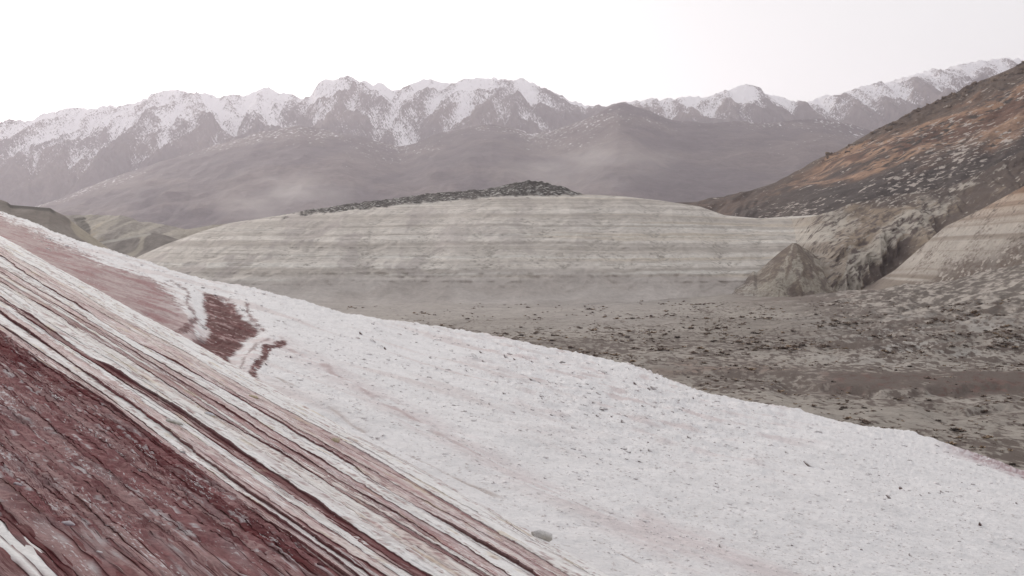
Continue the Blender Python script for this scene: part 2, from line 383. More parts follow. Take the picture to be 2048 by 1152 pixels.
def build_banded():
    foot = lambda x: np.maximum(604.0, PALE(x) + 60)
    mid = lambda a: (lambda x: foot(x) * (1 - a) + PALE(x) * a)
    dd = lambda k: (lambda x: k * (1 + 0.10 * np.clip((x - 900) / 900.0, 0, 1) ** 2))
    P, PX, PY, V = hill(-150, 1760, 720, [(0, lambda x: foot(x) + 46, dd(545)), (.14, lambda x: foot(x) + 1, dd(680)), (0.36, mid(.38), dd(735)), (0.63, mid(.75), dd(805)), (0.86, PALE, dd(900)), (1, lambda x: np.minimum(CAP(x), PALE(x) - 0.5), dd(960))], 185, (30, 0.3))
    X, Y, Z = P[..., 0], P[..., 1], P[..., 2]
    face = sstep(0.04, 0.2, V) * (1 - sstep(0.8, 0.9, V))
    wx = X + 10 * fbm(X / 40, Z / 15, 301, 3)
    er = erosion(X, Z * 2.6, .7 * fbm(X / 70, Z / 25, 303, 3), 1.0, 34, 4, 305, .6, .6)
    ledge = fbm(X / 300, Z / 3.2, 311, 3, 0.6)
    P[..., 1] -= face * (3.2 * er + 1.6 * ledge) + 1.0 * fbm(X / 9, Z / 9, 315, 3) * (V < .86) * sstep(.1, .2, V)
    col, st, st2 = clay_bands(X, Z)
    mauve = sstep(.05, .5, fbm(wx / 16, Z / 22, 351, 4, .65) + .25 * st2) * (1 - sstep(-80, 120, X))
    col = mix(col, np.array([.38, .335, .33]), mauve * .5)
    # grey talus at the foot
    tal = 1 - sstep(0.26, 0.33, V + 0.035 * fbm(X / 45, Z / 6, 365, 4))
    col = mix(col, mix(np.array([.44, .40, .375]), np.array([.50, .46, .435]), sstep(-.4, .4, fbm(X / 30, Y / 30, 367, 3))), tal)
    # dark lava-like cap
    fr = fbm(X / 7 + Z / 4, Z / 3.5, 371, 5, .65)
    capm = sstep(-1.5, 1.5, PALE(PX) - PY + 2.0 * fr - 0.5) * sstep(560, 640, PX + 80 * fr) * (1 - sstep(1150, 1185, PX + 30 * fr))
    col = mix(col, np.array([.06, .053, .049]), capm)
    cm = np.where(capm > .3, -.28 + .2 * fbm(X / 25, Z / 10, 375, 2), -2)
    sp = sstep(.45, .7, fbm(X / 4, Z / 1.5, 381, 3)) * sstep(.80, .86, V) * (V < 1.2) * (1 - capm)
    col = mix(col, np.array([.10, .085, .075]), sp * .8)
    P[..., 2] += capm * 1.2 * fbm(X / 6, Y / 12, 385, 3)
    rm = np.where((V > .31) & (V < .84), -.42 - .25 * er + .12 * fbm(X / 60, Z / 12, 387, 2), -2)
    m = terrain_mat('banded_clay', [14, 2.5], 0.13, 0.45, 4.0, over=[
        ('Fleck', (.42, .41, .39), [(2.4, (1.2, 1, 1.6), .5, 1.8)], .15),
        ('Rill', (.37, .34, .31), [(2.4, (1, 1, 4), .5, 1.2), (2.6, (1, 1, 4), -.5, 1.2)], .35),
        ('Line', (.36, .325, .29), [(.8, (40, 40, 1), 0, 1.8)], .35)])
    return add_hill('banded_hill', P, col, m, 'pale grey banded clay hill with a dark rocky cap', masks={'Fleck': cm, 'Rill': rm, 'Line': np.where((V > .32) & (V < .85), -.5, -2)})
build_banded()

# ---------------------------------------------------------------- brown hill on the right
BROWN = poly([(1240, 405), (1300, 403), (1340, 404), (1400, 402), (1450, 394), (1500, 380), (1550, 364), (1600, 343), (1650, 315), (1700, 287), (1750, 258), (1800, 236), (1850, 212), (1900, 190), (1950, 165), (2000, 145), (2048, 124), (2200, 55), (2700, -150)])
def build_brown():
    bf = lambda x: np.maximum(BROWN(x) + 45, 600 + 0 * x)
    bm = lambda a: (lambda x: bf(x) * (1 - a) + BROWN(x) * a)
    P, PX, PY, V = hill(1240, 2400, 450, [(0, bf, 800), (0.5, bm(.5), 930), (1, BROWN, 1250)], 205, (40, 0.2))
    X, Y, Z = P[..., 0], P[..., 1], P[..., 2]
    q = PY - BROWN(PX)
    L1 = X * 0.86 + Z * 0.50; T1 = -X * 0.40 + Z * 0.9          # along and across the bedding
    T1 = T1 + 8 * fbm(L1 / 120, T1 / 60, 401, 3)
    P[..., 2] += np.where(V <= 1, 1, 0) * (4.0 * fbm(L1 / 80, T1 / 13, 405, 4, .6) + 2.5 * np.clip(fbm(X / 9, Y / 9, 409, 3), 0, 1) * (q < 20) * sstep(1560, 1700, PX))
    st = fbm(L1 / 160, T1 / 9, 411, 4, .6)
    qq = q + 16 * st + 10 * fbm(L1 / 40, T1 / 20, 415, 3) + 12 * fbm(L1 / 30, T1 / 3.5, 417, 3, .6)
    tab = np.array([0, 22, 38, 52, 66, 82, 98, 112, 128, 150, 200, 400])
    cols = np.array([[.135, .10, .082], [.155, .115, .092], [.20, .125, .09], [.41, .255, .17], [.18, .105, .078], [.17, .10, .076], [.41, .265, .185], [.24, .155, .115], [.12, .092, .082], [.075, .062, .06], [.085, .072, .068], [.10, .085, .08]])
    k = np.clip((PX - 1450) / 450.0, 0.12, 1.2)
    qs = qq / np.maximum(k, .25)
    col = np.stack([np.interp(qs, tab, cols[:, i]) for i in range(3)], -1)
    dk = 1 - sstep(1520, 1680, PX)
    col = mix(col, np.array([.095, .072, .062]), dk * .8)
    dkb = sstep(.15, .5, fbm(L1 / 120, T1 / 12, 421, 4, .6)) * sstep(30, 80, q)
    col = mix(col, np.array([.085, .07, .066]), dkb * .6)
    fm = sstep(10, 60, q) * .25 - .64 + .30 * fbm(L1 / 70, T1 / 20, 435, 3) + .1 * sstep(90, 150, q)
    m = terrain_mat('brown_scree', [12, 2.5], 0.25, 0.6, 4.0, over=[
        ('Fleck', (.50, .44, .40), [(2.2, (3.0, 3, 1), .45, 1.8)], .14),
        ('Dark', (.08, .066, .06), [(2.4, (4, 3, 1), .45, 1.8)], .3)])
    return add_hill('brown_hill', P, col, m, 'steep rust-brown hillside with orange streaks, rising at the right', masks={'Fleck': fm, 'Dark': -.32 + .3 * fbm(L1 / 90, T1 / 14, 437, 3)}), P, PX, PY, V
_, BP, BPX, BPY, BV = build_brown()

# ---------------------------------------------------------------- gullied badlands below it
BADT = poly([(1400, 470), (1440, 452), (1500, 446), (1560, 440), (1620, 434), (1660, 424), (1700, 408), (1760, 395), (1830, 384), (1900, 374), (1960, 345), (2048, 300), (2300, 200), (2600, 100)])
def build_badlands():
    ft = poly([(1400, 600), (1640, 604), (1700, 598), (1800, 596), (2048, 580), (2600, 500)])
    dep = lambda k: (lambda x: k * (1 - 0.10 * sstep(1600, 2100, x)) * (1 + .32 * (1 - sstep(1440, 1640, x + 30 * np.sin(k)))))
    P, PX, PY, V = hill(1380, 2400, 460, [(0, ft, dep(700)), (0.5, lambda x: .5 * ft(x) + .5 * BADT(x), dep(745)), (1, BADT, dep(835))], 190, (10, 0.10))
    X, Y, Z = P[..., 0], P[..., 1], P[..., 2]
    L1 = X * 0.80 + Z * 0.60; T1 = -X * 0.60 + Z * 0.80
    L1 = L1 + 3 * fbm(X / 30, Z / 30, 501, 3); T1 = T1 + 3.0 * fbm(X / 30, Z / 30, 503, 3)
    w = sstep(1540, 1680, PX) * sstep(0, .12, V) * (1 - sstep(.85, 1.0, V))
    g = erosion(X, Z, .85 + .5 * fbm(X / 60, Z / 40, 511, 3), .75 + .4 * fbm(X / 60, Z / 40, 513, 3), 42, 5, 512, .40, .58)
    P[..., 1] -= w * 13 * g
    P[..., 2] += (w * 2.0 * fbm(X / 12, Z / 12, 515, 3) + .4 * fbm(X / 5, Z / 5, 517, 2)) * (V <= 1)
    wz = Z + 1.2 * fbm(X / 60, Z / 20, 521, 3)
    st = fbm(X / 600, wz / 4.0, 531, 4, .65)
    pale, _, _ = clay_bands(X, Z)
    gul = mix(np.array([.27, .215, .165]), np.array([.44, .40, .35]), sstep(-.35, .45, fbm(T1 / 9, L1 / 40, 541, 4, .6)))
    col = mix(pale, gul, sstep(1500, 1720, PX + (520 - PY) * .3 + 40 * fbm(X / 20, Z / 20, 545, 3)))
    dark = sstep(.02, .42, .6 * fbm(T1 / 13, L1 / 70, 551, 4, .6) - .42 * g + .25 * sstep(1700, 1950, PX) - .05) * sstep(1580, 1700, PX)  # dark scrub, with the shade of the gullies painted in too
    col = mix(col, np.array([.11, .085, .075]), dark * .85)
    top = sstep(-26, 8, BADT(PX) - PY + 26 * fbm(X / 22, Z / 14, 561, 4) + 14 * sstep(1700, 1900, PX)) * sstep(1620, 1720, PX)
    fl = sstep(.4, .6, fbm(L1 / 10, T1 / 3, 565, 4, .65))
    col = mix(col, mix(np.array([.085, .066, .06]), np.array([.42, .38, .34]), fl), top)
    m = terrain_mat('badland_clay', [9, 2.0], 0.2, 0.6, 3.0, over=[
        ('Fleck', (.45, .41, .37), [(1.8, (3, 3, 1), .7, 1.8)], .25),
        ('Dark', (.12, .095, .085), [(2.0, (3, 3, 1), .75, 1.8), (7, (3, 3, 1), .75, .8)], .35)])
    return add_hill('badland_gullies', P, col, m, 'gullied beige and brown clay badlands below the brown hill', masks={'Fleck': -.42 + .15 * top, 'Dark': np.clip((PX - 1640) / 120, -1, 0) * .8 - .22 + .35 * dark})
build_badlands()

def build_spur():
    top = poly([(1640, 604), (1690, 588), (1740, 570), (1790, 540), (1830, 505), (1870, 470), (1892, 452), (1960, 420), (2048, 372), (2300, 240), (2600, 90)])
    ft = lambda x: np.maximum(poly([(1640, 612), (1750, 606), (1850, 590), (1950, 560), (2048, 528), (2300, 440), (2600, 330)])(x), top(x) + 4)
    P, PX, PY, V = hill(1640, 2400, 320, [(0, ft, lambda x: VTOPD(x) * 0.955), (0.5, lambda x: .5 * ft(x) + .5 * top(x), lambda x: VTOPD(x) * 1.0), (1, top, lambda x: VTOPD(x) * 1.09)], 150, (60, 0.06))
    X, Y, Z = P[..., 0], P[..., 1], P[..., 2]
    L1 = X * 0.78 + Z * 0.62; T1 = -X * 0.62 + Z * 0.78
    P[..., 1] -= (sstep(0, .1, V) * (1 - sstep(.92, 1, V))) * (4.5 * (ridged((T1 + 4 * fbm(X / 40, Z / 40, 601, 2)) / 24, L1 / 200, 605, 3, .45) - .9) + .8 * fbm(X / 6, Z / 6, 607, 3))
    wz = Z + .10 * X + 1.5 * fbm(X / 50, Z / 16, 611, 3)
    st = fbm(X / 300, wz / 3.4, 615, 4, .65)
    col = mix(np.array([.26, .22, .185]), np.array([.45, .41, .37]), sstep(-.5, .5, st))
    hi = sstep(6, 26, Z)
    col = mix(col, mix(np.array([.27, .165, .11]), np.array([.44, .33, .25]), sstep(-.5, .5, st)), hi * .9)
    low = 1 - sstep(.15, .5, V + .22 * fbm(X / 16, Z / 8, 621, 4))
    tip = 1 - sstep(1700, 1830, PX + 40 * fbm(X / 12, Z / 6, 623, 3))
    col = mix(col, np.array([.23, .19, .165]), tip * .8)
    col = mix(col, np.array([.12, .10, .09]), low * .7)
    m = terrain_mat('spur_clay', [7, 1.5], 0.15, 0.5, 2.5, over=[('Dark', (.15, .118, .10), [(1.0, (6.0, 3, 1), .25, 1.3), (7, (3, 3, 1), .62, 1.3)], .5), ('Fleck', (.42, .38, .345), [(1.7, (2.4, 3, .8), .5, 2.0)], .2)])
    return add_hill('pale_spur', P, col, m, 'pale layered clay spur running down at the right edge', masks={'Dark': -.36 + .1 * hi + .3 * low, 'Fleck': np.where(low > .4, -.35, -2)})
build_spur()

def build_cone():
    top = poly([(1440, 598), (1470, 572), (1490, 562), (1506, 542), (1514, 545), (1530, 530), (1560, 504), (1585, 486), (1592, 486), (1620, 503), (1650, 528), (1680, 552), (1715, 585), (1740, 602)])
    ft = lambda x: np.maximum(606.0 - 8 * sstep(1640, 1720, x), top(x) + 4)
    D = lambda k: (lambda x: k + 18 * (np.abs(x - 1590) / 120.0) ** 1.6)
    P, PX, PY, V = hill(1440, 1740, 200, [(0, ft, D(676)), (0.6, lambda x: .4 * ft(x) + .6 * top(x), D(700)), (1, top, D(738))], 110, (10, 0.15))
    X, Y, Z = P[..., 0], P[..., 1], P[..., 2]
    ang = np.arctan2(PX - 1590, PY - 470.0)
    P[..., 1] -= sstep(0, .1, V) * (1 - sstep(.9, 1, V)) * 2.2 * erosion(X, Z * 1.3, -(PX - 1590) / 130.0, 1.0, 16, 4, 701, .5)
    br = sstep(-.15, .35, fbm(ang * 5 + .5 * fbm(X / 6, Z / 6, 709, 2), V * 1.4, 711, 4, .6) + .5 * (V - .45))
    col = mix(np.array([.37, .335, .285]), np.array([.225, .185, .15]), br)
    col = mix(col, np.array([.32, .285, .24]), sstep(.35, .75, np.abs(PX - 1590) / 100 + .3 * fbm(X / 8, Z / 8, 713, 3)) * .6)
    col = mix(col, clay_bands(X, Z)[0] * .8, sstep(45, 110, 1590 - PX + 30 * fbm(X / 10, Z / 10, 717, 3)) * .8)
    col = mix(col, np.array([.13, .10, .09]), sstep(.2, .5, fbm(X / 6, Z / 6, 715, 4) + .3 * sstep(1650, 1720, PX)) * .7)
    m = terrain_mat('cone_clay', [6, 1.5], 0.25, 0.7, 2.0, over=[('Dark', (.16, .125, .105), [(1.2, (1, 1, 2.5), .3, 1.6), (5, (1, 1, 2), 0, .9)], .45)])
    return add_hill('clay_cone', P, col, m, 'small brown clay cone at the foot of the badlands', masks={'Dark': -.25 + .3 * (br - .5)})
build_cone()

# ---------------------------------------------------------------- hills at the far left
def build_left():
    top = poly([(-400, 395), (-100, 394), (0, 399), (14, 404), (22, 410), (60, 413), (100, 416), (108, 421), (130, 432), (160, 455), (200, 484), (260, 530)])
    P, PX, PY, V = hill(-300, 260, 200, [(0, lambda x: top(x) + 130, 430), (1, top, 520)], 90, (60, 0.1))
    X, Y, Z = P[..., 0], P[..., 1], P[..., 2]
    P[..., 1] -= (1 - sstep(.9, 1, V)) * 3 * fbm(X / 25, Z / 30, 801, 4)
    a = fbm(X / 20, Z / 9, 805, 4)
    col = mix(np.array([.225, .195, .175]), np.array([.285, .252, .228]), sstep(-.5, .5, a))
    cap = (1 - sstep(4, 8, PY - top(PX) + 3 * a)) * sstep(8, 20, PX) * (1 - sstep(104, 116, PX))
    col = mix(col, np.array([.11, .10, .09]), cap)
    col = mix(col, np.array([.42, .37, .30]), sstep(6, 10, PX - (118 + .75 * (PY - 425)) + 8 * a) * sstep(425, 440, PY) * .9)
    m = terrain_mat('olive_earth', [7, 1.6], 0.15, 0.4, 2.5)
    add_hill('olive_hill', P, col, m, 'smooth olive-brown hill at the far left with a dark crest')
    top = poly([(60, 445), (100, 432), (140, 430), (185, 430), (240, 431), (262, 435), (275, 442), (300, 444), (340, 451), (370, 458), (400, 454), (440, 449), (480, 446), (540, 446)])
    P, PX, PY, V = hill(60, 540, 300, [(0, 530, 1150), (.5, lambda x: .5 * 530 + .5 * top(x), 1210), (1, top, 1340)], 120, (40, 0.1))
    X, Y, Z = P[..., 0], P[..., 1], P[..., 2]
    flu = erosion(X, Z * 1.5, .35 + .4 * fbm(X / 30, Z / 20, 811, 3), 1.0, 26, 4, 815, .5)
    P[..., 1] -= sstep(0, .1, V) * (1 - sstep(.9, 1, V)) * 5 * flu
    P[..., 2] += np.where(V <= 1, .8 * fbm(X / 8, Y / 8, 817, 3), 0)
    c1 = fbm(X / 16, Z / 40, 821, 4, .6)
    col = mix(np.array([.30, .272, .245]), np.array([.45, .41, .355]), sstep(-.4, .4, c1))
    d1 = sstep(.0, .25, inside(PX, PY, [(138, 432), (168, 432), (176, 446), (182, 462), (176, 474), (162, 480), (160, 462), (148, 446)]) / 12 + .3 * c1)
    col = mix(col, np.array([.165, .15, .13]), d1)
    col = mix(col, np.array([.47, .405, .315]), sstep(.1, .5, fbm(X / 9, Z / 30, 825, 3)) * sstep(168, 178, PX) * (1 - sstep(200, 214, PX)) * .8)
    col = mix(col, np.array([.33, .295, .25]), sstep(330, 380, PX) * .8)
    m = terrain_mat('fluted_clay', [7, 1.8], 0.15, 0.5, 2.5)
    add_hill('fluted_hill', P, col, m, 'fluted beige clay hill behind the red and white slope')
    top = poly([(150, 500), (175, 488), (200, 482), (250, 476), (290, 468), (305, 466), (330, 470), (360, 480), (400, 500), (440, 530)])
    P, PX, PY, V = hill(150, 440, 150, [(0, lambda x: np.maximum(top(x) + 30, 545), 930), (1, top, 1020)], 80, (50, 0.1))
    X, Y, Z = P[..., 0], P[..., 1], P[..., 2]
    P[..., 1] -= (1 - sstep(.9, 1, V)) * 4 * fbm(X / 18, Z / 25, 831, 4)
    a = fbm(X / 14, Z / 10, 835, 4)
    col = mix(np.array([.20, .178, .162]), np.array([.27, .242, .218]), sstep(-.4, .4, a))
    d, _ = poly_dist(PX + 6 * a, PY, [(290, 466), (283, 480), (278, 495), (270, 505), (258, 512)])
    col = mix(col, np.array([.40, .36, .30]), (1 - sstep(3, 8, d)) * .8)
    d, _ = poly_dist(PX, PY + 2 * a, [(170, 490), (230, 480), (300, 467)])
    col = mix(col, np.array([.42, .40, .36]), (1 - sstep(1.5, 4, d)) * .8)
    m = terrain_mat('mound_clay', [7, 1.6], 0.15, 0.4, 2.5)
    add_hill('grey_mound', P, col, m, 'grey-brown clay mound with a pale track, in front of the fluted hill')
build_left()

# ---------------------------------------------------------------- white salt slope
CRA = poly([(-500, 330), (-300, 355), (0, 425), (60, 445), (110, 468), (160, 485), (220, 503), (280, 520), (340, 541), (400, 558), (460, 570), (500, 577), (560, 595), (623, 611), (680, 628), (767, 641), (830, 648), (880, 655), (960, 668), (1061, 690), (1130, 704), (1200, 718), (1250, 728), (1291, 742), (1345, 763), (1399, 784), (1470, 799), (1573, 816), (1650, 838), (1718, 856), (1775, 864), (1829, 871), (1900, 893), (1960, 910), (2048, 941), (2200, 990), (2600, 1110)])
HA, KA = 2.4, 2.4 * F
CRB = poly([(-500, 187), (-260, 312), (0, 455), (520, 770), (900, 960), (1290, 1152), (1600, 1310), (2600, 1850), (4400, 2830)])     # crest of the near ridge
W_, R_ = np.array([.82, .808, .828]), np.array([.13, .034, .038])
def build_slope():
    nc, nr = 880, 350
    px = np.linspace(-250, 2300, nc); crest = CRA(px) - 1.5; H = 380 + .2 * px
    kap = 4.0; dl = np.linspace(0, .5, 2000); c = (1 / (1 + dl) + kap * dl ** 2).min()
    y1 = c * KA / (crest - H)
    near = np.minimum(np.minimum(CRB(px) + 130, 1420), 1420); near = np.maximum(near, crest + 60)
    ynear = KA / (near - H)
    w = np.linspace(0, 1, nr)[:, None]
    g0, g1 = 1 / ynear, 1 / (y1 * 1.25)
    Yv = 1 / (g0 + (g1 - g0) * w)
    nb = 14; bb = np.linspace(1.25, 2.4, nb + 1)[1:, None]
    Yv = np.vstack([Yv, y1 * bb])
    dlt = np.maximum(Yv / y1 - 1, 0)
    PY = H + KA / Yv + kap * (KA / y1) * dlt ** 2
    PX = np.broadcast_to(px, PY.shape)
    P = at(PX, PY, Yv); X, Y, Z = P[..., 0].copy(), P[..., 1].copy(), P[..., 2].copy()
    px_m = Y / F * 2                                             # one pixel of the picture, in metres
    lump = sstep(850, 1050, PX) * (1 - sstep(1450, 1750, PX)) * (1 - sstep(780, 930, PY - (PX - 1200) * .25))
    # along / across the run of the beds
    L1 = -.55 * X + .83 * Y; T1 = .83 * X + .55 * Y
    n1 = fbm(X / 7, Y / 10, 901, 3); n2 = fbm(X / .9, Y / 1.3, 905, 3, .55); n3 = fbm(X / .16, Y / .25, 909, 3, .6)
    dz = .10 * n1 + (.02 + .06 * lump) * n2 + .010 * n3 * np.clip(Y / 20, .7, 2)
    dz += .05 * lump * np.clip(ridged(X / 1.6, Y / 2.2, 913, 3) - 1.1, 0, 2)
    dz += np.exp(-((PY - crest) / 22) ** 2) * .045 * fbm(X / .5, Y / 1.5, 921, 3) * np.clip(Y / 40, .5, 3)
    dz += .05 * fbm(T1 / .8, L1 / 12, 925, 3)
    d1, s1 = poly_dist(PX, PY, [(560, 692), (640, 735), (740, 795), (880, 870), (1000, 930), (1200, 1030), (1400, 1130)])
    d2, s2 = poly_dist(PX + 3 * n2, PY + 5 * n1, [(530, 752), (620, 805), (700, 850), (850, 920), (1000, 990), (1200, 1078), (1330, 1150)])
    dz -= .03 * (1 - sstep(2, 8, d2))
    hol = sstep(-25, 25, inside(PX, PY, [(400, 586), (450, 594), (522, 660), (490, 700), (466, 745), (390, 700)]))
    P[..., 2] += dz - .16 * hol + .06 * hol * fbm(T1 / .35, L1 / 3, 927, 3)
    col = np.broadcast_to(W_, P.shape).copy()
    g = fbm(X / 1.2, Y / 2.0, 931, 4, .6)
    col *= (1 - .05 * sstep(-.1, .6, g))[..., None]
    pk = np.array([.62, .52, .53])
    sv = fbm(T1 / .35, L1 / 4, 935, 4, .6)
    col = mix(col, pk, (1 - sstep(4, 34, d1 + 10 * sv)) * .5 * sstep(-.5, .3, sv + .2))
    col = mix(col, np.array([.40, .27, .27]), (1 - sstep(1, 4.5, d1 + 22 - 4 * n1 + 3 * sv - 20)) * .5 * sstep(-.3, .3, g))
    col = mix(col, np.array([.42, .35, .33]), (1 - sstep(.8, 4.5, d2 + 3 * sv)) * .7 * sstep(-.35, .2, g + sv * .5))
    d3, _ = poly_dist(PX, PY, [(1290, 1040), (1400, 1085), (1520, 1140), (1700, 1220)])
    col = mix(col, pk, (1 - sstep(4, 40, d3 + 12 * sv)) * .5)
    col = mix(col, np.array([.66, .58, .58]), sstep(.15, .6, fbm(T1 / 1.4, L1 / 14, 941, 3)) * (1 - sstep(900, 1300, PX)) * .6)
    col = mix(col, np.array([.58, .46, .46]), lump * sstep(.3, .6, fbm(X / 2, Y / 3, 945, 3)) * .5)
    # mauve bed at the upper left
    low = CRB(PX) - PY
    up = poly([(-500, 330), (0, 428), (60, 456), (110, 478), (150, 494), (200, 520), (260, 545), (300, 556), (345, 585), (365, 610), (380, 650), (410, 690), (470, 740)])(PX)
    rag = 14 * fbm(L1 / 5, T1 / .5, 951, 4, .6) + 5 * fbm(X / .3, Y / .9, 955, 3)
    e1 = PY - up + rag
    mv = sstep(-3, 10, e1) * (PX < 480)
    mcol = mix(np.array([.34, .225, .23]), np.array([.45, .355, .355]), sstep(-.5, .6, sv + .5 * fbm(T1 / .1, L1 / 1.4, 957, 3)))
    mcol = mix(mcol, np.array([.30, .15, .16]), sstep(.1, .5, fbm(T1 / 1.0, L1 / 5, 959, 3)) * .8)
    col = mix(col, mcol, mv * (1 - .5 * sstep(.1, .45, fbm(X / .9, Y / 3, 961, 4)) * sstep(300, 360, PX)))
    wv = sstep(-8, 4, e1) * (1 - sstep(4, 22, e1)) * (PX < 420)
    col = mix(col, np.array([.22, .15, .15]), wv * sstep(.12, .35, fbm(L1 / 1.2, T1 / .2, 965, 3)) * .8)
    # the dark red patch
    red_poly = [(406, 584), (428, 587), (445, 595), (471, 606), (479, 619), (490, 632), (505, 642), (520, 659), (512, 666), (493, 667), (485, 676), (491, 684), (473, 690), (471, 701), (461, 707), (462, 721), (466, 738), (462, 752), (437, 735), (409, 712), (392, 694), (394, 678), (420, 664), (416, 652), (409, 635), (416, 625), (406, 604)]
    rr = 4.5 * fbm(L1 / 2.2, T1 / .12, 971, 4, .65) + 4.5 * fbm(X / .5, Y / 1.6, 975, 3)
    ip = inside(PX, PY, red_poly) + rr
    rm = sstep(-3, 5, ip)
    ring = sstep(-16, 0, inside(PX, PY, [(352, 640), (395, 650), (425, 660), (470, 700), (500, 690), (520, 672), (540, 690), (500, 740), (462, 760), (380, 700)]) + 2 * rr)
    col = mix(col, np.array([.60, .47, .475]), ring * .55 * sstep(-.4, .4, sv + .1))
    rv = fbm(T1 / .3, L1 / 3.5, 979, 4, .6)
    rc = mix(np.array([.088, .017, .020]), np.array([.155, .045, .048]), sstep(-.2, .6, rv))
    rc = mix(rc, np.array([.45, .31, .31]), sstep(.34, .56, fbm(T1 / .22, L1 / 1.6, 983, 4, .65)) * .8)
    col = mix(col, rc, rm)
    wd, _ = poly_dist(PX + rr * .4, PY, [(383, 580), (393, 603), (400, 628), (404, 645)])
    col = mix(col, W_, (1 - sstep(5, 10, wd)) * .95)
    for pts, w0, amt in (([(566, 687), (539, 698), (530, 704), (531, 717), (515, 731), (508, 746), (504, 758), (512, 772)], 7.0, 1.0), ([(538, 678), (514, 688), (502, 700), (491, 714), (481, 740)], 2.8, .6),
                         ([(495, 611), (495, 623), (514, 645), (527, 657)], 2.4, .8), ([(339, 563), (368, 579), (377, 588), (374, 606), (385, 618), (391, 633), (409, 647)], 2.0, .75), ([(346, 668), (368, 661), (388, 641)], 6.5, .85), ([(372, 690), (398, 706), (430, 724), (460, 742)], 7.0, .95), ([(384, 684), (404, 672)], 7.0, .7)):
        d, s = poly_dist(PX, PY, pts)
        col = mix(col, rc * .95, (1 - sstep(w0 - 2, w0 + 2.5, d + rr * .9)) * amt)
    # red crust on the last bit of crest at the right
    e = crest - PY
    rp = sstep(1850, 1960, PX) * sstep(-26, -6, e + 8 * g) * 1.0
    col = mix(col, mix(np.array([.30, .17, .19]), np.array([.62, .55, .58]), sstep(-.1, .3, n3 + g * .5)), rp * .8)
    m = terrain_mat('salt_crust', [.5, .07], 0.08, 0.6, .10, rough=.85, over=[
        ('PitShade', (.52, .48, .48), [(.04, (1.8, 3.0, 1), 0, 2.0), (1.4, (1, 1.5, 1), 0, .35)], .3)])  # grey specks paint the shade of small pits into the crust colour
    o = add_hill('salt_slope', P, col, m, 'white salt-crusted slope falling to the right, with red patches', 'slope', {'PitShade': -.60 + .12 * lump - .5 * rm})
    return P, PX, PY, crest, lump
AP, APX, APY, ACR, ALUMP = build_slope()

# ---------------------------------------------------------------- near ridge of tilted salt and clay beds
nB = np.array([.35, .0236, 1.0]); HB = 1.6
def on_plane(px, py):
    rx, rz = ray(px, py); D = -HB / (nB[0] * rx + nB[1] + nB[2] * rz); return at(px, py, D)
dB = np.array([-2257.0, 2844.0, 723.0]); dB -= nB * (dB @ nB) / (nB @ nB); dB /= np.linalg.norm(dB)
nU = nB / np.linalg.norm(nB); eB = np.cross(dB, nU); eB = eB if eB[0] < 0 else -eB
Q0 = on_plane(520, 770)
t_of = lambda px, py: (on_plane(px, py) - Q0) @ eB
s_of = lambda px, py: (on_plane(px, py) - Q0) @ dB
TYPES = {'W': ([.85, .835, .84], .05), 'G': ([.78, .755, .745], .08), 'C': ([.72, .635, .61], .10), 'P': ([.63, .50, .495], .12),
         'D': ([.42, .30, .29], .15), 'M': ([.265, .125, .13], .20), 'N': ([.36, .225, .225], .15), 'R': ([.15, .042, .046], .2)}
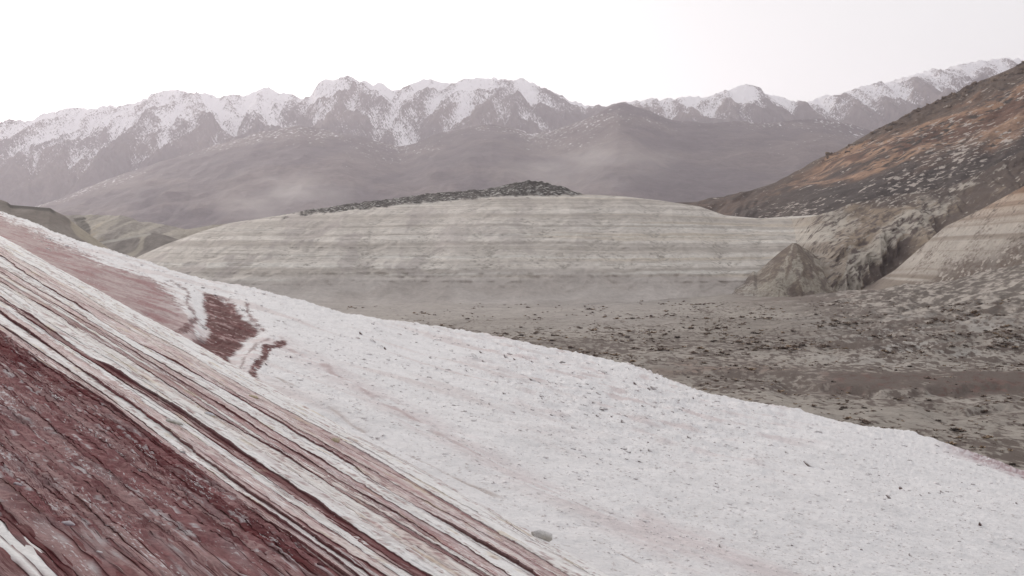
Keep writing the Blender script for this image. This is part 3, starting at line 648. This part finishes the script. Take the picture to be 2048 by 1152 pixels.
def build_ridge():
    ridge = bpy.data.objects.new('salt_ridge', None); C.objects.link(ridge); ridge.location = tuple(Q0)
    ridge['label'] = 'near ridge of tilted white salt and dark red clay layers'; ridge['category'] = 'ridge'; ridge['kind'] = 'structure'
    pxs = np.concatenate([np.linspace(-260, 1500, 720), np.linspace(1510, 4200, 110)]); s_all = s = s_of(pxs, CRB(pxs)); ns = len(s)
    # edges of the beds, read where they cross x = 350 in the photo, from the crest down
    big = [(667, 'W', 1.0), (691, 'C', .5), (706, 'P', .4), (722, 'W', .7), (743, 'P', .5), (757, 'D', .6), (763, 'G', .3), (769, 'D', .6), (777, 'G', .4), (793, 'W', .25), (807, 'W', .3), (820, 'R', 1.25), (833, 'W', .6), (847, 'P', .6), (863, 'D', .8), (874, 'W', .9), (893, 'P', .8), (905, 'R', 1.0), (917, 'M', .8)]
    r = random.Random(3); edges = []
    for i, (y0, ty, th) in enumerate(big[:-1]):
        y1 = big[i + 1][0]; n = max(1, round((y1 - y0) / 8.0))
        for j in range(n):
            yy = y0 + (y1 - y0) * (j + (r.uniform(-.25, .25) if j else 0)) / n
            edges.append((yy, ty, th * r.uniform(.7, 1.3) if j == 0 else th * r.uniform(.05, .30)))
    y = 917.0
    while y < 1660:
        inw = 1408 < y < 1460
        edges.append((y, 'W' if inw else r.choice('RRM' if y < 965 else 'MMMMNM' if y < 1100 else 'NNMNM' if y < 1310 else 'RRM'), r.uniform(.15, .7) * (.7 if y < 1300 else 1.2)))
        y += r.uniform(8, 20) * (1 + (y - 917) / 700)
    ts = np.array([float(t_of(350, e[0])) for e in edges]); nbd = len(edges)
    warp = lambda t: .07 * fbm(s / 5.0, t * 1.1 + 0 * s, 1003, 2) + .010 * fbm(s / .6, t * 2.0 + 0 * s, 1005, 2, .5)
    mat = terrain_mat('salt_and_clay_layers', [.12, .02], 0.13, 0.5, .03, rough=.8, spec=.2, st=True, over=[
        ('Crack', (.17, .075, .078), [(.008, (38, 1, 1), 0, 1.7), (.35, (4, .5, 1), 0, 1.3)], .25),
        ('Chunk', (.30, .16, .16), [(.022, (1, 9, 1), 0, 1.5), (.5, (2, 1, 1), 0, 1.0)], .22),
        ('Pale', (.80, .78, .79), [(.012, (18, 1, 1), 0, 1.9), (.35, (2.5, .5, 1), 0, .9)], .3)])
    mat_red = terrain_mat('crumbling_red_clay', [.15, .018], 0.24, 0.8, .022, rough=.9, spec=.1, st=True, over=[
        ('Crack', (.13, .045, .05), [(.007, (22, 1, 1), 0, 1.7), (.35, (3, .6, 1), 0, 1.3)], .3),
        ('Pale', (.66, .62, .64), [(.016, (2.6, 1, 1), 0, 1.7), (.30, (2.5, .8, 1), 0, 1.2)], .25)])
    s_far, s_near = float(s_of(480, CRB(480))), float(s_of(1000, CRB(1000)))
    lines = []
    for i in range(nbd):
        gap = (ts[i + 1] - ts[i]) if i + 1 < nbd else .2
        rgap = min(gap, ts[i] - ts[i - 1]) if i else gap
        ch = np.round(fbm(s / .35, 0 * s + i * 3.7, 1011, 2) * 3) / 3
        lines.append(ts[i] + warp(ts[i]) * (0.35 if i == 0 else 1) + rgap * (.35 if i == 0 else 1) * (1.15 * fbm(s / 3.6, 0 * s + i * 5.3, 1013, 3, .5) + .22 * ch + .14 * fbm(s / .13, 0 * s + i * 9.1, 1017, 3, .6)) + (0 if i == 0 else r.uniform(-.012, .012) * (s - s.mean()) * min(1, i / 4)))
    objs = []
    thick = np.array([e[2] for e in edges]) * .0145
    for i in range(nbd - 1):
        yy, ty, th = edges[i]
        mm = (yy + 223) / 1583.0; pv = max(1560 / mm - 1233, -60) + 60; keep = (s_all > float(s_of(pv, mm * (pv + 1233) - 223))) | (np.arange(len(s_all)) % 6 == 0)      # coarser outside the frame
        s = s_all[keep]; ns = len(s)
        a = lines[i][keep]; b = np.maximum(lines[i + 1][keep], a + .004)          # b = lower edge of this bed
        rise = thick[i + 1] * (.55 + .6 * sstep(-.5, .6, fbm(s / .9, 0 * s + i * 2.9, 1021, 3)))
        rise = rise * np.clip(.25 + 1.5 * fbm(s / 1.4, 0 * s + i * 6.1, 1023, 3) + .3, .06, 1.3)
        if yy < 735: rise = rise * (1 + .5 * sstep(s_far, s_near, s))
        if yy > 905: rise = rise * .6
        sink = thick[i] * .5
        red = yy > 905
        nq = int(np.clip(round(np.median(b - a) / (.009 if red else .014)), 4, 22 if red else 12))
        q = np.linspace(0, 1, nq)[:, None]; q = q ** .9
        T = (a - .05) + (b - a + .05) * q
        Sg = np.broadcast_to(s, T.shape)
        base = -sink + (rise + sink) * q ** 1.4
        rough = (.009 if red else .003) * fbm(Sg / .07, T / .05, 1031, 3, .65) + (.012 if red else .006) * fbm(Sg / 1.2, T / .18, 1035, 3)
        if red: rough += .006 * ridged(Sg / .9 + T * 2, T / .035, 1037, 3) - .006
        Hh = base + rough
        nr_ = 4; k = np.array([.06, .40, .70, 1.0])[:, None]             # the broken face under the edge
        Tr = b - np.array([0.0, .004, .008, .03])[:, None] + .005 * np.array([.3, 1, 1, 1])[:, None] * fbm(s / .12, k * 5 + i, 1041, 3, .6)
        Hr = Hh[-1] - np.minimum((rise + thick[i + 1] * .6 + .012), .12) * k
        Tall = np.vstack([T, Tr]); Hall = np.vstack([Hh, Hr]); Sall = np.broadcast_to(s, Tall.shape)
        drop = np.maximum(0, -(Tall)) * 0
        if i == 0:                                                        # back of the ridge, down into the hollow
            kb = np.array([1.3, .9, .45, .16, .04])[:, None]
            Tall = np.vstack([a - .05 - kb * .6, Tall]); Hall = np.vstack([np.broadcast_to(-sink - kb, (5, ns)) + Hh[0] * 0, Hall]); Sall = np.broadcast_to(s, Tall.shape)
        P = Q0 + Sall[..., None] * dB + Tall[..., None] * eB + Hall[..., None] * nU
        # colour
        c0 = np.array(TYPES[ty][0]); c = np.broadcast_to(c0, P.shape).copy()
        u1 = fbm(Sall / 1.3, Tall / .15 + i * 3.1, 1051, 4, .6); u2 = fbm(Sall / .22, Tall / .02 + i, 1055, 3, .6)
        if not red:
            alt = np.array(TYPES[{'W': 'G', 'G': 'C', 'C': 'P', 'P': 'C', 'D': 'P', 'R': 'P'}[ty]][0])
            c = mix(c, alt, sstep(-.1, .5, u1 + .35 * u2))
            c = mix(c, np.array([.30, .15, .15]), sstep(.42, .62, u2 + .4 * u1) * .7)
            nearm = sstep(s_far, s_near, Sall) * sstep(-.25, .3, fbm(Sall / 2.4, Tall / .25 + i * .7, 1058, 3))
            if ty in 'CPD': c = mix(c, mix(np.array([.40, .215, .215]), np.array([.52, .40, .42]), sstep(-.3, .4, u1)), nearm * .8)
            c = mix(c, np.array([.60, .50, .36]), sstep(.5, .7, fbm(Sall / .5, Tall / .1, 1057, 3)) * .5)
        else:
            c = mix(c, np.array(TYPES['N'][0]), sstep(-.1, .55, fbm(Sall / 1.1, Tall / .35, 1061, 4, .6)) * .85)
            c = mix(c, np.array([.16, .055, .06]), sstep(.1, .55, u1 + .3 * u2) * .7)
            c = mix(c, np.array([.62, .58, .60]), sstep(.52, .66, fbm(Sall / .35, Tall / .05, 1065, 4, .65) + .22 * fbm(Sall / 1.6, Tall / .3, 1067, 2)) * .8)
            c = mix(c, np.array([.32, .27, .28]), sstep(.25, .5, fbm(Sall / .7, Tall / .22, 1069, 4)) * .35)
            if ty == 'W': c = mix(np.broadcast_to(c0, P.shape), c, sstep(.2, .6, u1))
        nt0 = Tall.shape[0] - nr_
        seam = np.zeros(Tall.shape); qq = np.clip((Tall - a) / np.maximum(b - a, 1e-3), 0, 1)
        mw = .7 * (.10 + .5 * np.clip(edges[i][2] - .6, 0, 1)) * (.5 + 1.2 * np.clip(fbm(s / .8, 0 * s + i * 1.7, 1071, 3) + .3, 0, 1))
        seam = 1 - sstep(mw * .5, mw + .08, qq + .12 * u2)
        if i == 0: seam = seam * 0
        if edges[i][0] == 691: seam = np.maximum(seam, sstep(s_far, s_near, Sall) * (1 - sstep(.75, 1.1, qq + .45 * u2 + .3 * fbm(Sall / .9, 0 * Tall, 1059, 3))))
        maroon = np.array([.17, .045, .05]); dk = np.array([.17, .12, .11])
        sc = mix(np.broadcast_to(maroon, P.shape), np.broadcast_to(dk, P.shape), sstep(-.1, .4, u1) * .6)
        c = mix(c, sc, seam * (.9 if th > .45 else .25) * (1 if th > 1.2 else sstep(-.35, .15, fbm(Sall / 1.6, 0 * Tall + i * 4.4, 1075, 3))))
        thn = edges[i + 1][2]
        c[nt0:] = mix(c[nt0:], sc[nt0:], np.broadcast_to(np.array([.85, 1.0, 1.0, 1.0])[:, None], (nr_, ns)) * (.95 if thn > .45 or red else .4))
        cr = {'W': -.72, 'G': -.52, 'C': -.46, 'P': -.34, 'D': -.12, 'R': -.2, 'M': -.42, 'N': -.5}[ty]; pl = {'C': -.35, 'P': -.3, 'D': -.35, 'M': -.66, 'N': -.52, 'R': -.80}.get(ty, -1.2)
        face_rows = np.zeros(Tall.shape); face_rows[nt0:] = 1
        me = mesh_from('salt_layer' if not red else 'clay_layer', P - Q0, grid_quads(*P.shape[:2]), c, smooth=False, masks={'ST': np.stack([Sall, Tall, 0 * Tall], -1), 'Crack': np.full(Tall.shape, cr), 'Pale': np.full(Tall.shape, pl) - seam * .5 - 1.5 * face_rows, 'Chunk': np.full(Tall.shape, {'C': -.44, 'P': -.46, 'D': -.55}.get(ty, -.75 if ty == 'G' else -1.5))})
        o = link('clay_layer' if red else 'salt_layer', me, mat_red if red and ty != 'W' else mat, parent=ridge)
        objs.append((o, P, ty, red))
    # the red clay hillside going on to the left, outside the frame
    sx = np.linspace(float(s_all.min()), float(s_all.max()), 260); t0 = np.interp(sx, s_all[::-1], lines[-1][::-1])
    tx = (np.linspace(0, 1, 150) ** 1.5 * 12)[:, None]; Sx, Tx = np.broadcast_arrays(sx, t0 - .10 + tx)
    Hx = .03 * fbm(Sx / 2, Tx / .5, 1081, 4) + .05 * ridged(Sx / 4, Tx / .6, 1083, 4) - .06 - .06 * (1 - sstep(0, .3, tx))
    P = Q0 + Sx[..., None] * dB + Tx[..., None] * eB + Hx[..., None] * nU
    c = mix(np.array(TYPES['M'][0]), np.array(TYPES['N'][0]), sstep(-.3, .4, fbm(Sx / 2, Tx / .4, 1085, 4)))
    link('clay_layer', mesh_from('clay_layer', P - Q0, grid_quads(*P.shape[:2]), c, masks={'ST': np.stack([Sx, Tx, 0 * Tx], -1), 'Crack': np.full(Tx.shape, -.42), 'Pale': np.full(Tx.shape, -.85), 'Chunk': np.full(Tx.shape, -2.0)}), mat_red, parent=ridge)
    return ridge, objs
RIDGE, LAYERS = build_ridge()

# ================================================================ HAZE
def build_haze():
    me = bpy.data.meshes.new('haze')
    x0, x1, y0, y1, z0, z1 = -9000, 9000, -60, 14500, -400, 1700
    v = [(x, y, z) for x in (x0, x1) for y in (y0, y1) for z in (z0, z1)]
    me.from_pydata(v, [], [(0, 1, 3, 2), (4, 6, 7, 5), (0, 4, 5, 1), (2, 3, 7, 6), (0, 2, 6, 4), (1, 5, 7, 3)])
    m = bpy.data.materials.new('haze_air'); m.use_nodes = True; t = m.node_tree; t.nodes.clear()
    o = t.nodes.new('ShaderNodeOutputMaterial'); p = t.nodes.new('ShaderNodeVolumePrincipled')
    p.inputs['Color'].default_value = (.86, .825, .92, 1); p.inputs['Density'].default_value = 4.5e-5; p.inputs['Anisotropy'].default_value = 0.48
    t.links.new(p.outputs[0], o.inputs['Volume'])
    link('haze', me, m, label='thin pale haze filling the valley air', cat='haze', kind='stuff')
build_haze()

# ================================================================ SMALLER THINGS
def rock_proto(seed, flat=0.5, n=26, jag=.25, top=None, side=None, cut=0.0):
    """an angular stone: the hull of random points, with separate top and side colours"""
    import bmesh
    rr = np.random.default_rng(seed)
    p = rr.normal(size=(n, 3)); p /= np.linalg.norm(p, axis=1)[:, None]; p *= 1 - jag * rr.uniform(0, 1, (n, 1))
    p[:, 0] *= 1.25; p[:, 1] *= rr.uniform(.6, .95); p[:, 2] *= flat
    bm = bmesh.new()
    for q in p: bm.verts.new(q)
    r_ = bmesh.ops.convex_hull(bm, input=bm.verts)
    junk = [g for g in r_['geom_interior'] if isinstance(g, bmesh.types.BMVert)]
    bmesh.ops.delete(bm, geom=junk, context='VERTS')
    bmesh.ops.triangulate(bm, faces=bm.faces)
    bm.verts.ensure_lookup_table(); bm.verts.index_update()
    V = np.array([v.co[:] for v in bm.verts]); Q = np.array([[v.index for v in f.verts] for f in bm.faces]); bm.free()
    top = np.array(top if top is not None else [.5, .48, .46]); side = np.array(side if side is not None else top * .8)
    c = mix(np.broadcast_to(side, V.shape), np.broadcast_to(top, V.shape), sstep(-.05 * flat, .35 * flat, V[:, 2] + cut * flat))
    return V, Q, c

def shrub_proto(seed, col, n=34):
    """a dry cushion shrub: a ragged dome of twigs"""
    rr = np.random.default_rng(seed); V = []; Q = []; c = []
    for k in range(n):
        a = rr.uniform(0, 2 * np.pi); e = rr.uniform(.05, 1.35); L = rr.uniform(.65, 1.05)
        d = np.array([np.cos(a) * np.cos(e), np.sin(a) * np.cos(e), np.sin(e) * .5]) * L
        b = np.array([np.cos(a), np.sin(a), 0]) * rr.uniform(0, .25); sd = np.cross(d, [0, 0, 1]); sd /= np.linalg.norm(sd) + 1e-6
        w = rr.uniform(.12, .24) * (34 / n) ** .5; i0 = len(V); m_ = b + d * .6 + rr.normal(size=3) * .05
        V += [b - np.array([0, 0, .08]), m_ + sd * w, b + d, m_ - sd * w]; Q.append([i0, i0 + 1, i0 + 2, i0 + 3])
        cc = np.array(col) * rr.uniform(.6, 1.5); c += [cc] * 4
    return np.array(V), np.array(Q), np.array(c)

def merge_many(protos, P, S_, A, pick):
    Vs, Qs, Cs = [], [], []; off = 0
    for k in range(len(protos)):
        V, Q, c = protos[k]; idx = np.where(pick == k)[0]
        if not len(idx): continue
        ca, sa = np.cos(A[idx])[:, None], np.sin(A[idx])[:, None]; sc = S_[idx][:, None]
        X = (V[None, :, 0] * ca - V[None, :, 1] * sa) * sc; Y = (V[None, :, 0] * sa + V[None, :, 1] * ca) * sc; Z = V[None, :, 2] * sc
        W = np.stack([X, Y, Z], -1) + P[idx][:, None, :]
        Vs.append(W.reshape(-1, 3)); Qs.append((Q[None] + (off + np.arange(len(idx)) * len(V))[:, None, None]).reshape(-1, Q.shape[1]))
        Cs.append(np.tile(c, (len(idx), 1))); off += len(idx) * len(V)
    return np.vstack(Vs), np.vstack(Qs), np.vstack(Cs)

def spot(PXg, PYg, Pg, px, py, rows):
    """the surface point of a grid that shows at (px, py)"""
    j = int(np.clip(np.searchsorted(PXg[0], px), 0, PXg.shape[1] - 1)); colr = PYg[:rows, j]
    i = int(np.argmin(np.abs(colr - py))); return Pg[i, j], i, j

# ---------------------------------------------------------------- scrub on the valley floor
def build_scrub():
    m = terrain_mat('dry_shrub', [.5], .3, 0)
    protos = [shrub_proto(20 + k, [[.24, .185, .155], [.27, .215, .175], [.20, .165, .145], [.30, .22, .155]][k % 4]) for k in range(5)]
    rr = np.random.default_rng(5); pts = []
    while len(pts) < 3400:
        px = rr.uniform(560, 2080); py = 600 + 335 * rr.uniform(0, 1) ** 1.1
        if py > CRA(px) + 4: continue
        if px < 1300 and rr.uniform() > sstep(560, 1300, px) * .8 + .1: continue
        if py > 775 and rr.uniform() > .28: continue
        if px > 1620 and 742 < py < 775 and rr.uniform() > .12: continue
        if fbm(px / 110, py / 22, 1201, 3) < rr.uniform(-.25, .4): continue
        pts.append((px, py))
    P = []; 
    for px, py in pts:
        p, i, j = spot(VPX, VPY, VP, px, py, 220); P.append(p + np.array([rr.uniform(-.5, .5), rr.uniform(-.6, .6), 0]))
    P = np.array(P); sz = np.clip(rr.lognormal(-.6, .5, len(P)), .22, 1.7) * np.where(P[:, 1] > 330, 1.0, .62); A = rr.uniform(0, 6.28, len(P)); pick = rr.integers(0, 5, len(P))
    show = sz / P[:, 1]; order = np.argsort(-show); big = order[:300]; rest = order[300:]
    mes = [mesh_from('shrub', *q, smooth=False) for q in protos]
    for k in big:
        o = link('shrub', mes[pick[k]], m, label='dark dry cushion shrub dotted on the grey valley floor', cat='shrub', group='shrubs on the valley floor')
        o.location = P[k]; o.rotation_euler = (0, 0, A[k]); o.scale = (sz[k],) * 3
    small = [shrub_proto(20 + k, [[.24, .185, .155], [.27, .215, .175], [.20, .165, .145], [.30, .22, .155]][k % 4], 14) for k in range(5)]
    V, Q, c = merge_many(small, P[rest], sz[rest], A[rest], pick[rest])
    link('far_scrub', mesh_from('far_scrub', V, Q, c, smooth=False), m, label='countless small dark shrubs across the far valley floor', cat='scrub', kind='stuff')
build_scrub()

# ---------------------------------------------------------------- broken crust plates and crumbs on the white slope
def build_clods():
    m = terrain_mat('broken_crust', [.06], .12, .4, .03)
    protos = [rock_proto(40 + k, .55, 16, .55, [.82, .80, .81], [.13, .085, .08], cut=-.12) for k in range(6)]  # dark lower colour: soil, with the shade under the plates painted in
    rr = np.random.default_rng(8); pts = [(1616, 932, 30), (1640, 934, 18), (1280, 938, 16), (1945, 880 + 90, 14), (1960, 1060, 22), (1775, 1003, 22), (1735, 948, 20), (1205, 748, 20), (1212, 750, 14), (1307, 783, 24), (1270, 770, 16), (905, 668, 14), (900, 700, 16), (1395, 790, 22), (1350, 802, 18), (857, 755, 14), (1245, 898, 22), (1255, 905, 18), (1800, 985, 20), (1875, 990, 18), (1885, 985, 14), (745, 680, 18), (760, 688, 14), (770, 692, 14), (1020, 708, 14), (1150, 718, 12)]
    while len(pts) < 290:
        px = rr.uniform(300, 2040); py = rr.uniform(540, 1140)
        if py < CRA(px) + 8 or py > CRB(px) - 25: continue
        dn = np.exp(-((px - 1180) / 260) ** 2 - ((py - (780 + (px - 1180) * .28)) / 80) ** 2) + .10
        if rr.uniform() > dn: continue
        pts.append((px, py, min(16, rr.lognormal(1.75, .38)) * (1.25 if dn > .5 else 1)))
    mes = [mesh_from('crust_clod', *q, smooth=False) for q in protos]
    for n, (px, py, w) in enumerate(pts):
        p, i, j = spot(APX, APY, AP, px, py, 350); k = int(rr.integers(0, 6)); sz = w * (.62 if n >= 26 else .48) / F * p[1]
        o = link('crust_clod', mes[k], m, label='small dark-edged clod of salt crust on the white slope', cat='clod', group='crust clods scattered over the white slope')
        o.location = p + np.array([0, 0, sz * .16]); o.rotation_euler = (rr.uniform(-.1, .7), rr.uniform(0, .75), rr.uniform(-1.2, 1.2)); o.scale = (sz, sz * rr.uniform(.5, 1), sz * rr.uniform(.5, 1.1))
    # crumbs
    pc = [rock_proto(60 + k, .55, 9, .3, [.84, .82, .835], [.50, .44, .44]) for k in range(4)]
    P = []; S_ = []
    while len(P) < 5200:
        px = rr.uniform(60, 2060); py = rr.uniform(450, 1160)
        if py < CRA(px) + 1 or py > CRB(px) - 4: continue
        if inside(np.array([px]), np.array([py]), [(380, 590), (430, 585), (530, 670), (480, 740), (440, 760), (300, 680), (120, 500), (250, 540), (360, 600)])[0] > 0: continue
        p, i, j = spot(APX, APY, AP, px, py, 350); P.append(p + np.array([rr.uniform(-.02, .02), rr.uniform(-.1, .1), 0])); S_.append(rr.lognormal(.35, .5) * 1.7 / F * p[1])
    P = np.array(P); S_ = np.array(S_)
    V, Q, c = merge_many(pc, P, S_, rr.uniform(0, 6.28, len(P)), rr.integers(0, 4, len(P)))
    link('salt_crumbs', mesh_from('salt_crumbs', V, Q, c, smooth=False), m, label='fine white salt crumbs strewn over the slope', cat='salt', kind='stuff')
build_clods()

# ---------------------------------------------------------------- stones lying on the near ridge
def build_stones():
    allP = np.concatenate([P.reshape(-1, 3) for o, P, ty, red in LAYERS]); ax, ay = topix(allP)
    def where(px, py):
        d = (ax - px) ** 2 + (ay - py) ** 2; c = np.where(d < 60)[0]
        if not len(c): c = [int(np.argmin(d))]
        return allP[min(c, key=lambda k: allP[k, 1])]
    rr = np.random.default_rng(12)
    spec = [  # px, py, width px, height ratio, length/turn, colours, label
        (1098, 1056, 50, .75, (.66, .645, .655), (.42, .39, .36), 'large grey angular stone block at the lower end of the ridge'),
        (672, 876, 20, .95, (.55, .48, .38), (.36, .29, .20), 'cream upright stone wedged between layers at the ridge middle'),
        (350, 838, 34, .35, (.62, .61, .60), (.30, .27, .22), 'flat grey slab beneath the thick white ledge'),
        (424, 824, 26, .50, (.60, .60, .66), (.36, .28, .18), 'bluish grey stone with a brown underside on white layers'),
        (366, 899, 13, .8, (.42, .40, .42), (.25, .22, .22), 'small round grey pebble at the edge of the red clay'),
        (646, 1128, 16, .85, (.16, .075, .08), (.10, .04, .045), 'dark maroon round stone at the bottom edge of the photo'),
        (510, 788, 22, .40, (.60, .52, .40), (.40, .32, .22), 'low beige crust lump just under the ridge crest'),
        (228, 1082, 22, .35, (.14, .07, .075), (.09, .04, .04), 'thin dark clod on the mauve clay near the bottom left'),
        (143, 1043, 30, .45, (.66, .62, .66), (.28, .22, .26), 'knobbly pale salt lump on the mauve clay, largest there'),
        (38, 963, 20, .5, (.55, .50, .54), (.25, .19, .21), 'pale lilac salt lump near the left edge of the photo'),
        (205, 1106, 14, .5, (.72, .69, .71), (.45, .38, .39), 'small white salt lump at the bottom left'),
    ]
    for n, (px, py, w, fl, top, side, lab) in enumerate(spec):
        p = where(px, py); sz = w * .5 / F * p[1]
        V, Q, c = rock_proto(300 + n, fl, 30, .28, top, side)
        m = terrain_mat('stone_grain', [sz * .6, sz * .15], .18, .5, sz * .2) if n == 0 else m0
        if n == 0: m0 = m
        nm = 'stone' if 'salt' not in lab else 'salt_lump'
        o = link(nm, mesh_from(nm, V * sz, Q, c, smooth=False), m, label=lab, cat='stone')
        o.location = p + nU * sz * fl * .10; o.rotation_euler = (rr.uniform(-.1, .2), .33, .55 + rr.uniform(-.2, .2))
    # white salt needles and crusts on the red clay
    spots = [(395, 965, 60), (415, 985, 40), (300, 905, 40), (120, 790, 50), (80, 770, 40), (545, 1075, 36), (530, 1068, 24), (290, 890, 40), (18, 770, 30), (240, 900, 30)]
    ms = terrain_mat('salt_frost', [.02], .12, .4, .01)
    V, Q, c = [], [], []; nv = 0
    for k, (px, py, w) in enumerate(spots):
        p0 = where(px, py); sc = w / F * p0[1]
        for q in range(46):
            a = rr.normal() * .40 * sc; b = rr.normal() * .10 * sc
            base = p0 + dB * a + eB * b + nU * .004; u, qq, cc = rock_proto(500 + q % 5, .35, 8, .4, [.74, .72, .75], [.42, .36, .38])
            s0 = sc * rr.uniform(.02, .055)
            R = np.stack([dB, eB, nU], 0); u = (u * np.array([2.2, .7, .9]) * s0) @ R
            V.append(u + base); Q.append(qq + nv); c.append(cc); nv += len(u)
    link('salt_frost', mesh_from('salt_frost', np.vstack(V), np.vstack(Q), np.vstack(c), smooth=False), ms, label='streaks of white salt frost on the dark red clay', cat='salt', kind='stuff')
build_stones()

# ---------------------------------------------------------------- chips and crumbs lying on the near beds
def build_chips():
    rr = np.random.default_rng(33); P = []; pick = []; S_ = []
    mauve = [([.26, .13, .135], [.14, .05, .055]), ([.36, .25, .25], [.18, .085, .09]), ([.60, .56, .58], [.34, .26, .27]), ([.15, .05, .055], [.10, .03, .035])]
    white = [([.80, .78, .79], [.50, .40, .40]), ([.72, .62, .60], [.40, .25, .25]), ([.60, .52, .40], [.35, .25, .2])]
    protos = [rock_proto(700 + k, .5, 10, .45, *q) for k, q in enumerate(mauve + white)]
    for o, Pl, ty, red in LAYERS:
        Pf = Pl.reshape(-1, 3); px, py = topix(Pf); vis = np.where((px > -30) & (px < 1330) & (py < 1180) & (py > 440) & (Pf[:, 1] > 1))[0]
        if not len(vis): continue
        n = int(len(vis) * (.035 if red else .008))
        for k in rr.choice(vis, n):
            p = Pf[k]; P.append(p); S_.append(min(5.5, rr.lognormal(.35, .55)) * .85 / F * p[1]); pick.append(rr.choice(4, p=[.42, .28, .12, .18]) if red else 4 + rr.choice(3, p=[.6, .28, .12]))
    P = np.array(P); S_ = np.array(S_); pick = np.array(pick)
    V, Q, c = merge_many(protos, P, S_, rr.uniform(0, 6.28, len(P)), pick)
    m = terrain_mat('clay_chips', [.03], .15, .4, .01)
    link('clay_and_salt_chips', mesh_from('clay_and_salt_chips', V, Q, c, smooth=False), m, label='loose clay and salt chips strewn over the near tilted beds', cat='chips', kind='stuff')
build_chips()

# ---------------------------------------------------------------- rock outcrops along the skyline of the brown hill
def build_outcrops():
    m = terrain_mat('outcrop_rock', [3.0, .8], .25, .5, 1.0)
    protos = [mesh_from('rock_outcrop', *rock_proto(400 + k, .85, 24, .4, [.20, .15, .115], [.13, .10, .085]), smooth=False) for k in range(6)]
    rr = np.random.default_rng(21); nrow = int(np.argmax(BV[:, 0] >= 1.0))
    for k in range(64):
        px = 1650 + 430 * rr.uniform(0, 1); j = int(np.searchsorted(BPX[0], px)); i = nrow - int(abs(rr.normal()) * 5)
        p = BP[i, j]; sz = rr.lognormal(.55, .4)
        o = link('rock_outcrop', protos[k % 6], m, label='brown craggy outcrop on the skyline of the brown hill', cat='rock', group='outcrops along the brown hill crest')
        o.location = p + np.array([0, 0, sz * .1]); o.scale = (sz * 1.2, sz, sz * rr.uniform(.7, 1.3)); o.rotation_euler = (rr.uniform(-.3, .3), rr.uniform(-.5, .1), rr.uniform(0, 6))
build_outcrops()

# ---------------------------------------------------------------- drifting dust over the valley
def build_dust():
    m = bpy.data.materials.new('drifting_dust'); m.use_nodes = True; t = m.node_tree; t.nodes.clear(); N = t.nodes; L = t.links
    o = N.new('ShaderNodeOutputMaterial'); p = N.new('ShaderNodeVolumePrincipled'); p.inputs['Color'].default_value = (.93, .89, .87, 1); p.inputs['Anisotropy'].default_value = .3
    tc = N.new('ShaderNodeTexCoord'); ln = N.new('ShaderNodeVectorMath'); ln.operation = 'LENGTH'; L.new(tc.outputs['Object'], ln.inputs[0])
    fo = N.new('ShaderNodeMapRange'); fo.interpolation_type = 'SMOOTHSTEP'; fo.inputs[1].default_value = 0.15; fo.inputs[2].default_value = .98; fo.inputs[3].default_value = 1; fo.inputs[4].default_value = 0
    L.new(ln.outputs['Value'], fo.inputs[0])
    n = N.new('ShaderNodeTexNoise'); n.inputs['Scale'].default_value = 2.2; n.inputs['Detail'].default_value = 4; L.new(tc.outputs['Object'], n.inputs['Vector'])
    nr = N.new('ShaderNodeMapRange'); nr.inputs[1].default_value = .42; nr.inputs[2].default_value = .72; L.new(n.outputs['Fac'], nr.inputs[0])
    oi = N.new('ShaderNodeObjectInfo')
    a = N.new('ShaderNodeMath'); a.operation = 'MULTIPLY'; L.new(fo.outputs[0], a.inputs[0]); L.new(nr.outputs[0], a.inputs[1])
    b = N.new('ShaderNodeMath'); b.operation = 'MULTIPLY'; L.new(a.outputs[0], b.inputs[0]); L.new(oi.outputs['Alpha'], b.inputs[1]); L.new(b.outputs[0], p.inputs['Density'])
    L.new(p.outputs[0], o.inputs['Volume'])
    import bmesh
    bm = bmesh.new(); bmesh.ops.create_icosphere(bm, subdivisions=2, radius=1.0); me = bpy.data.meshes.new('dust_cloud'); bm.to_mesh(me); bm.free(); me.materials.append(m)
    for px, py, D, rx, ry, rz, dn, lab in ((560, 400, 1500, 110, 120, 50, .0040, 'pale dust cloud drifting above the left end of the banded hill'),
                                       (905, 450, 640, 22, 20, 22, .020, 'thin dust wisp rising in front of the banded hill'),
                                       (1160, 330, 1900, 170, 150, 60, .0026, 'faint dust cloud drifting beyond the dark hill cap')):
        ob = link('dust_cloud', me, m, label=lab, cat='dust', kind='stuff'); ob.location = at(px, py, D); ob.scale = (rx, ry, rz); ob.color = (1, 1, 1, dn)
build_dust()
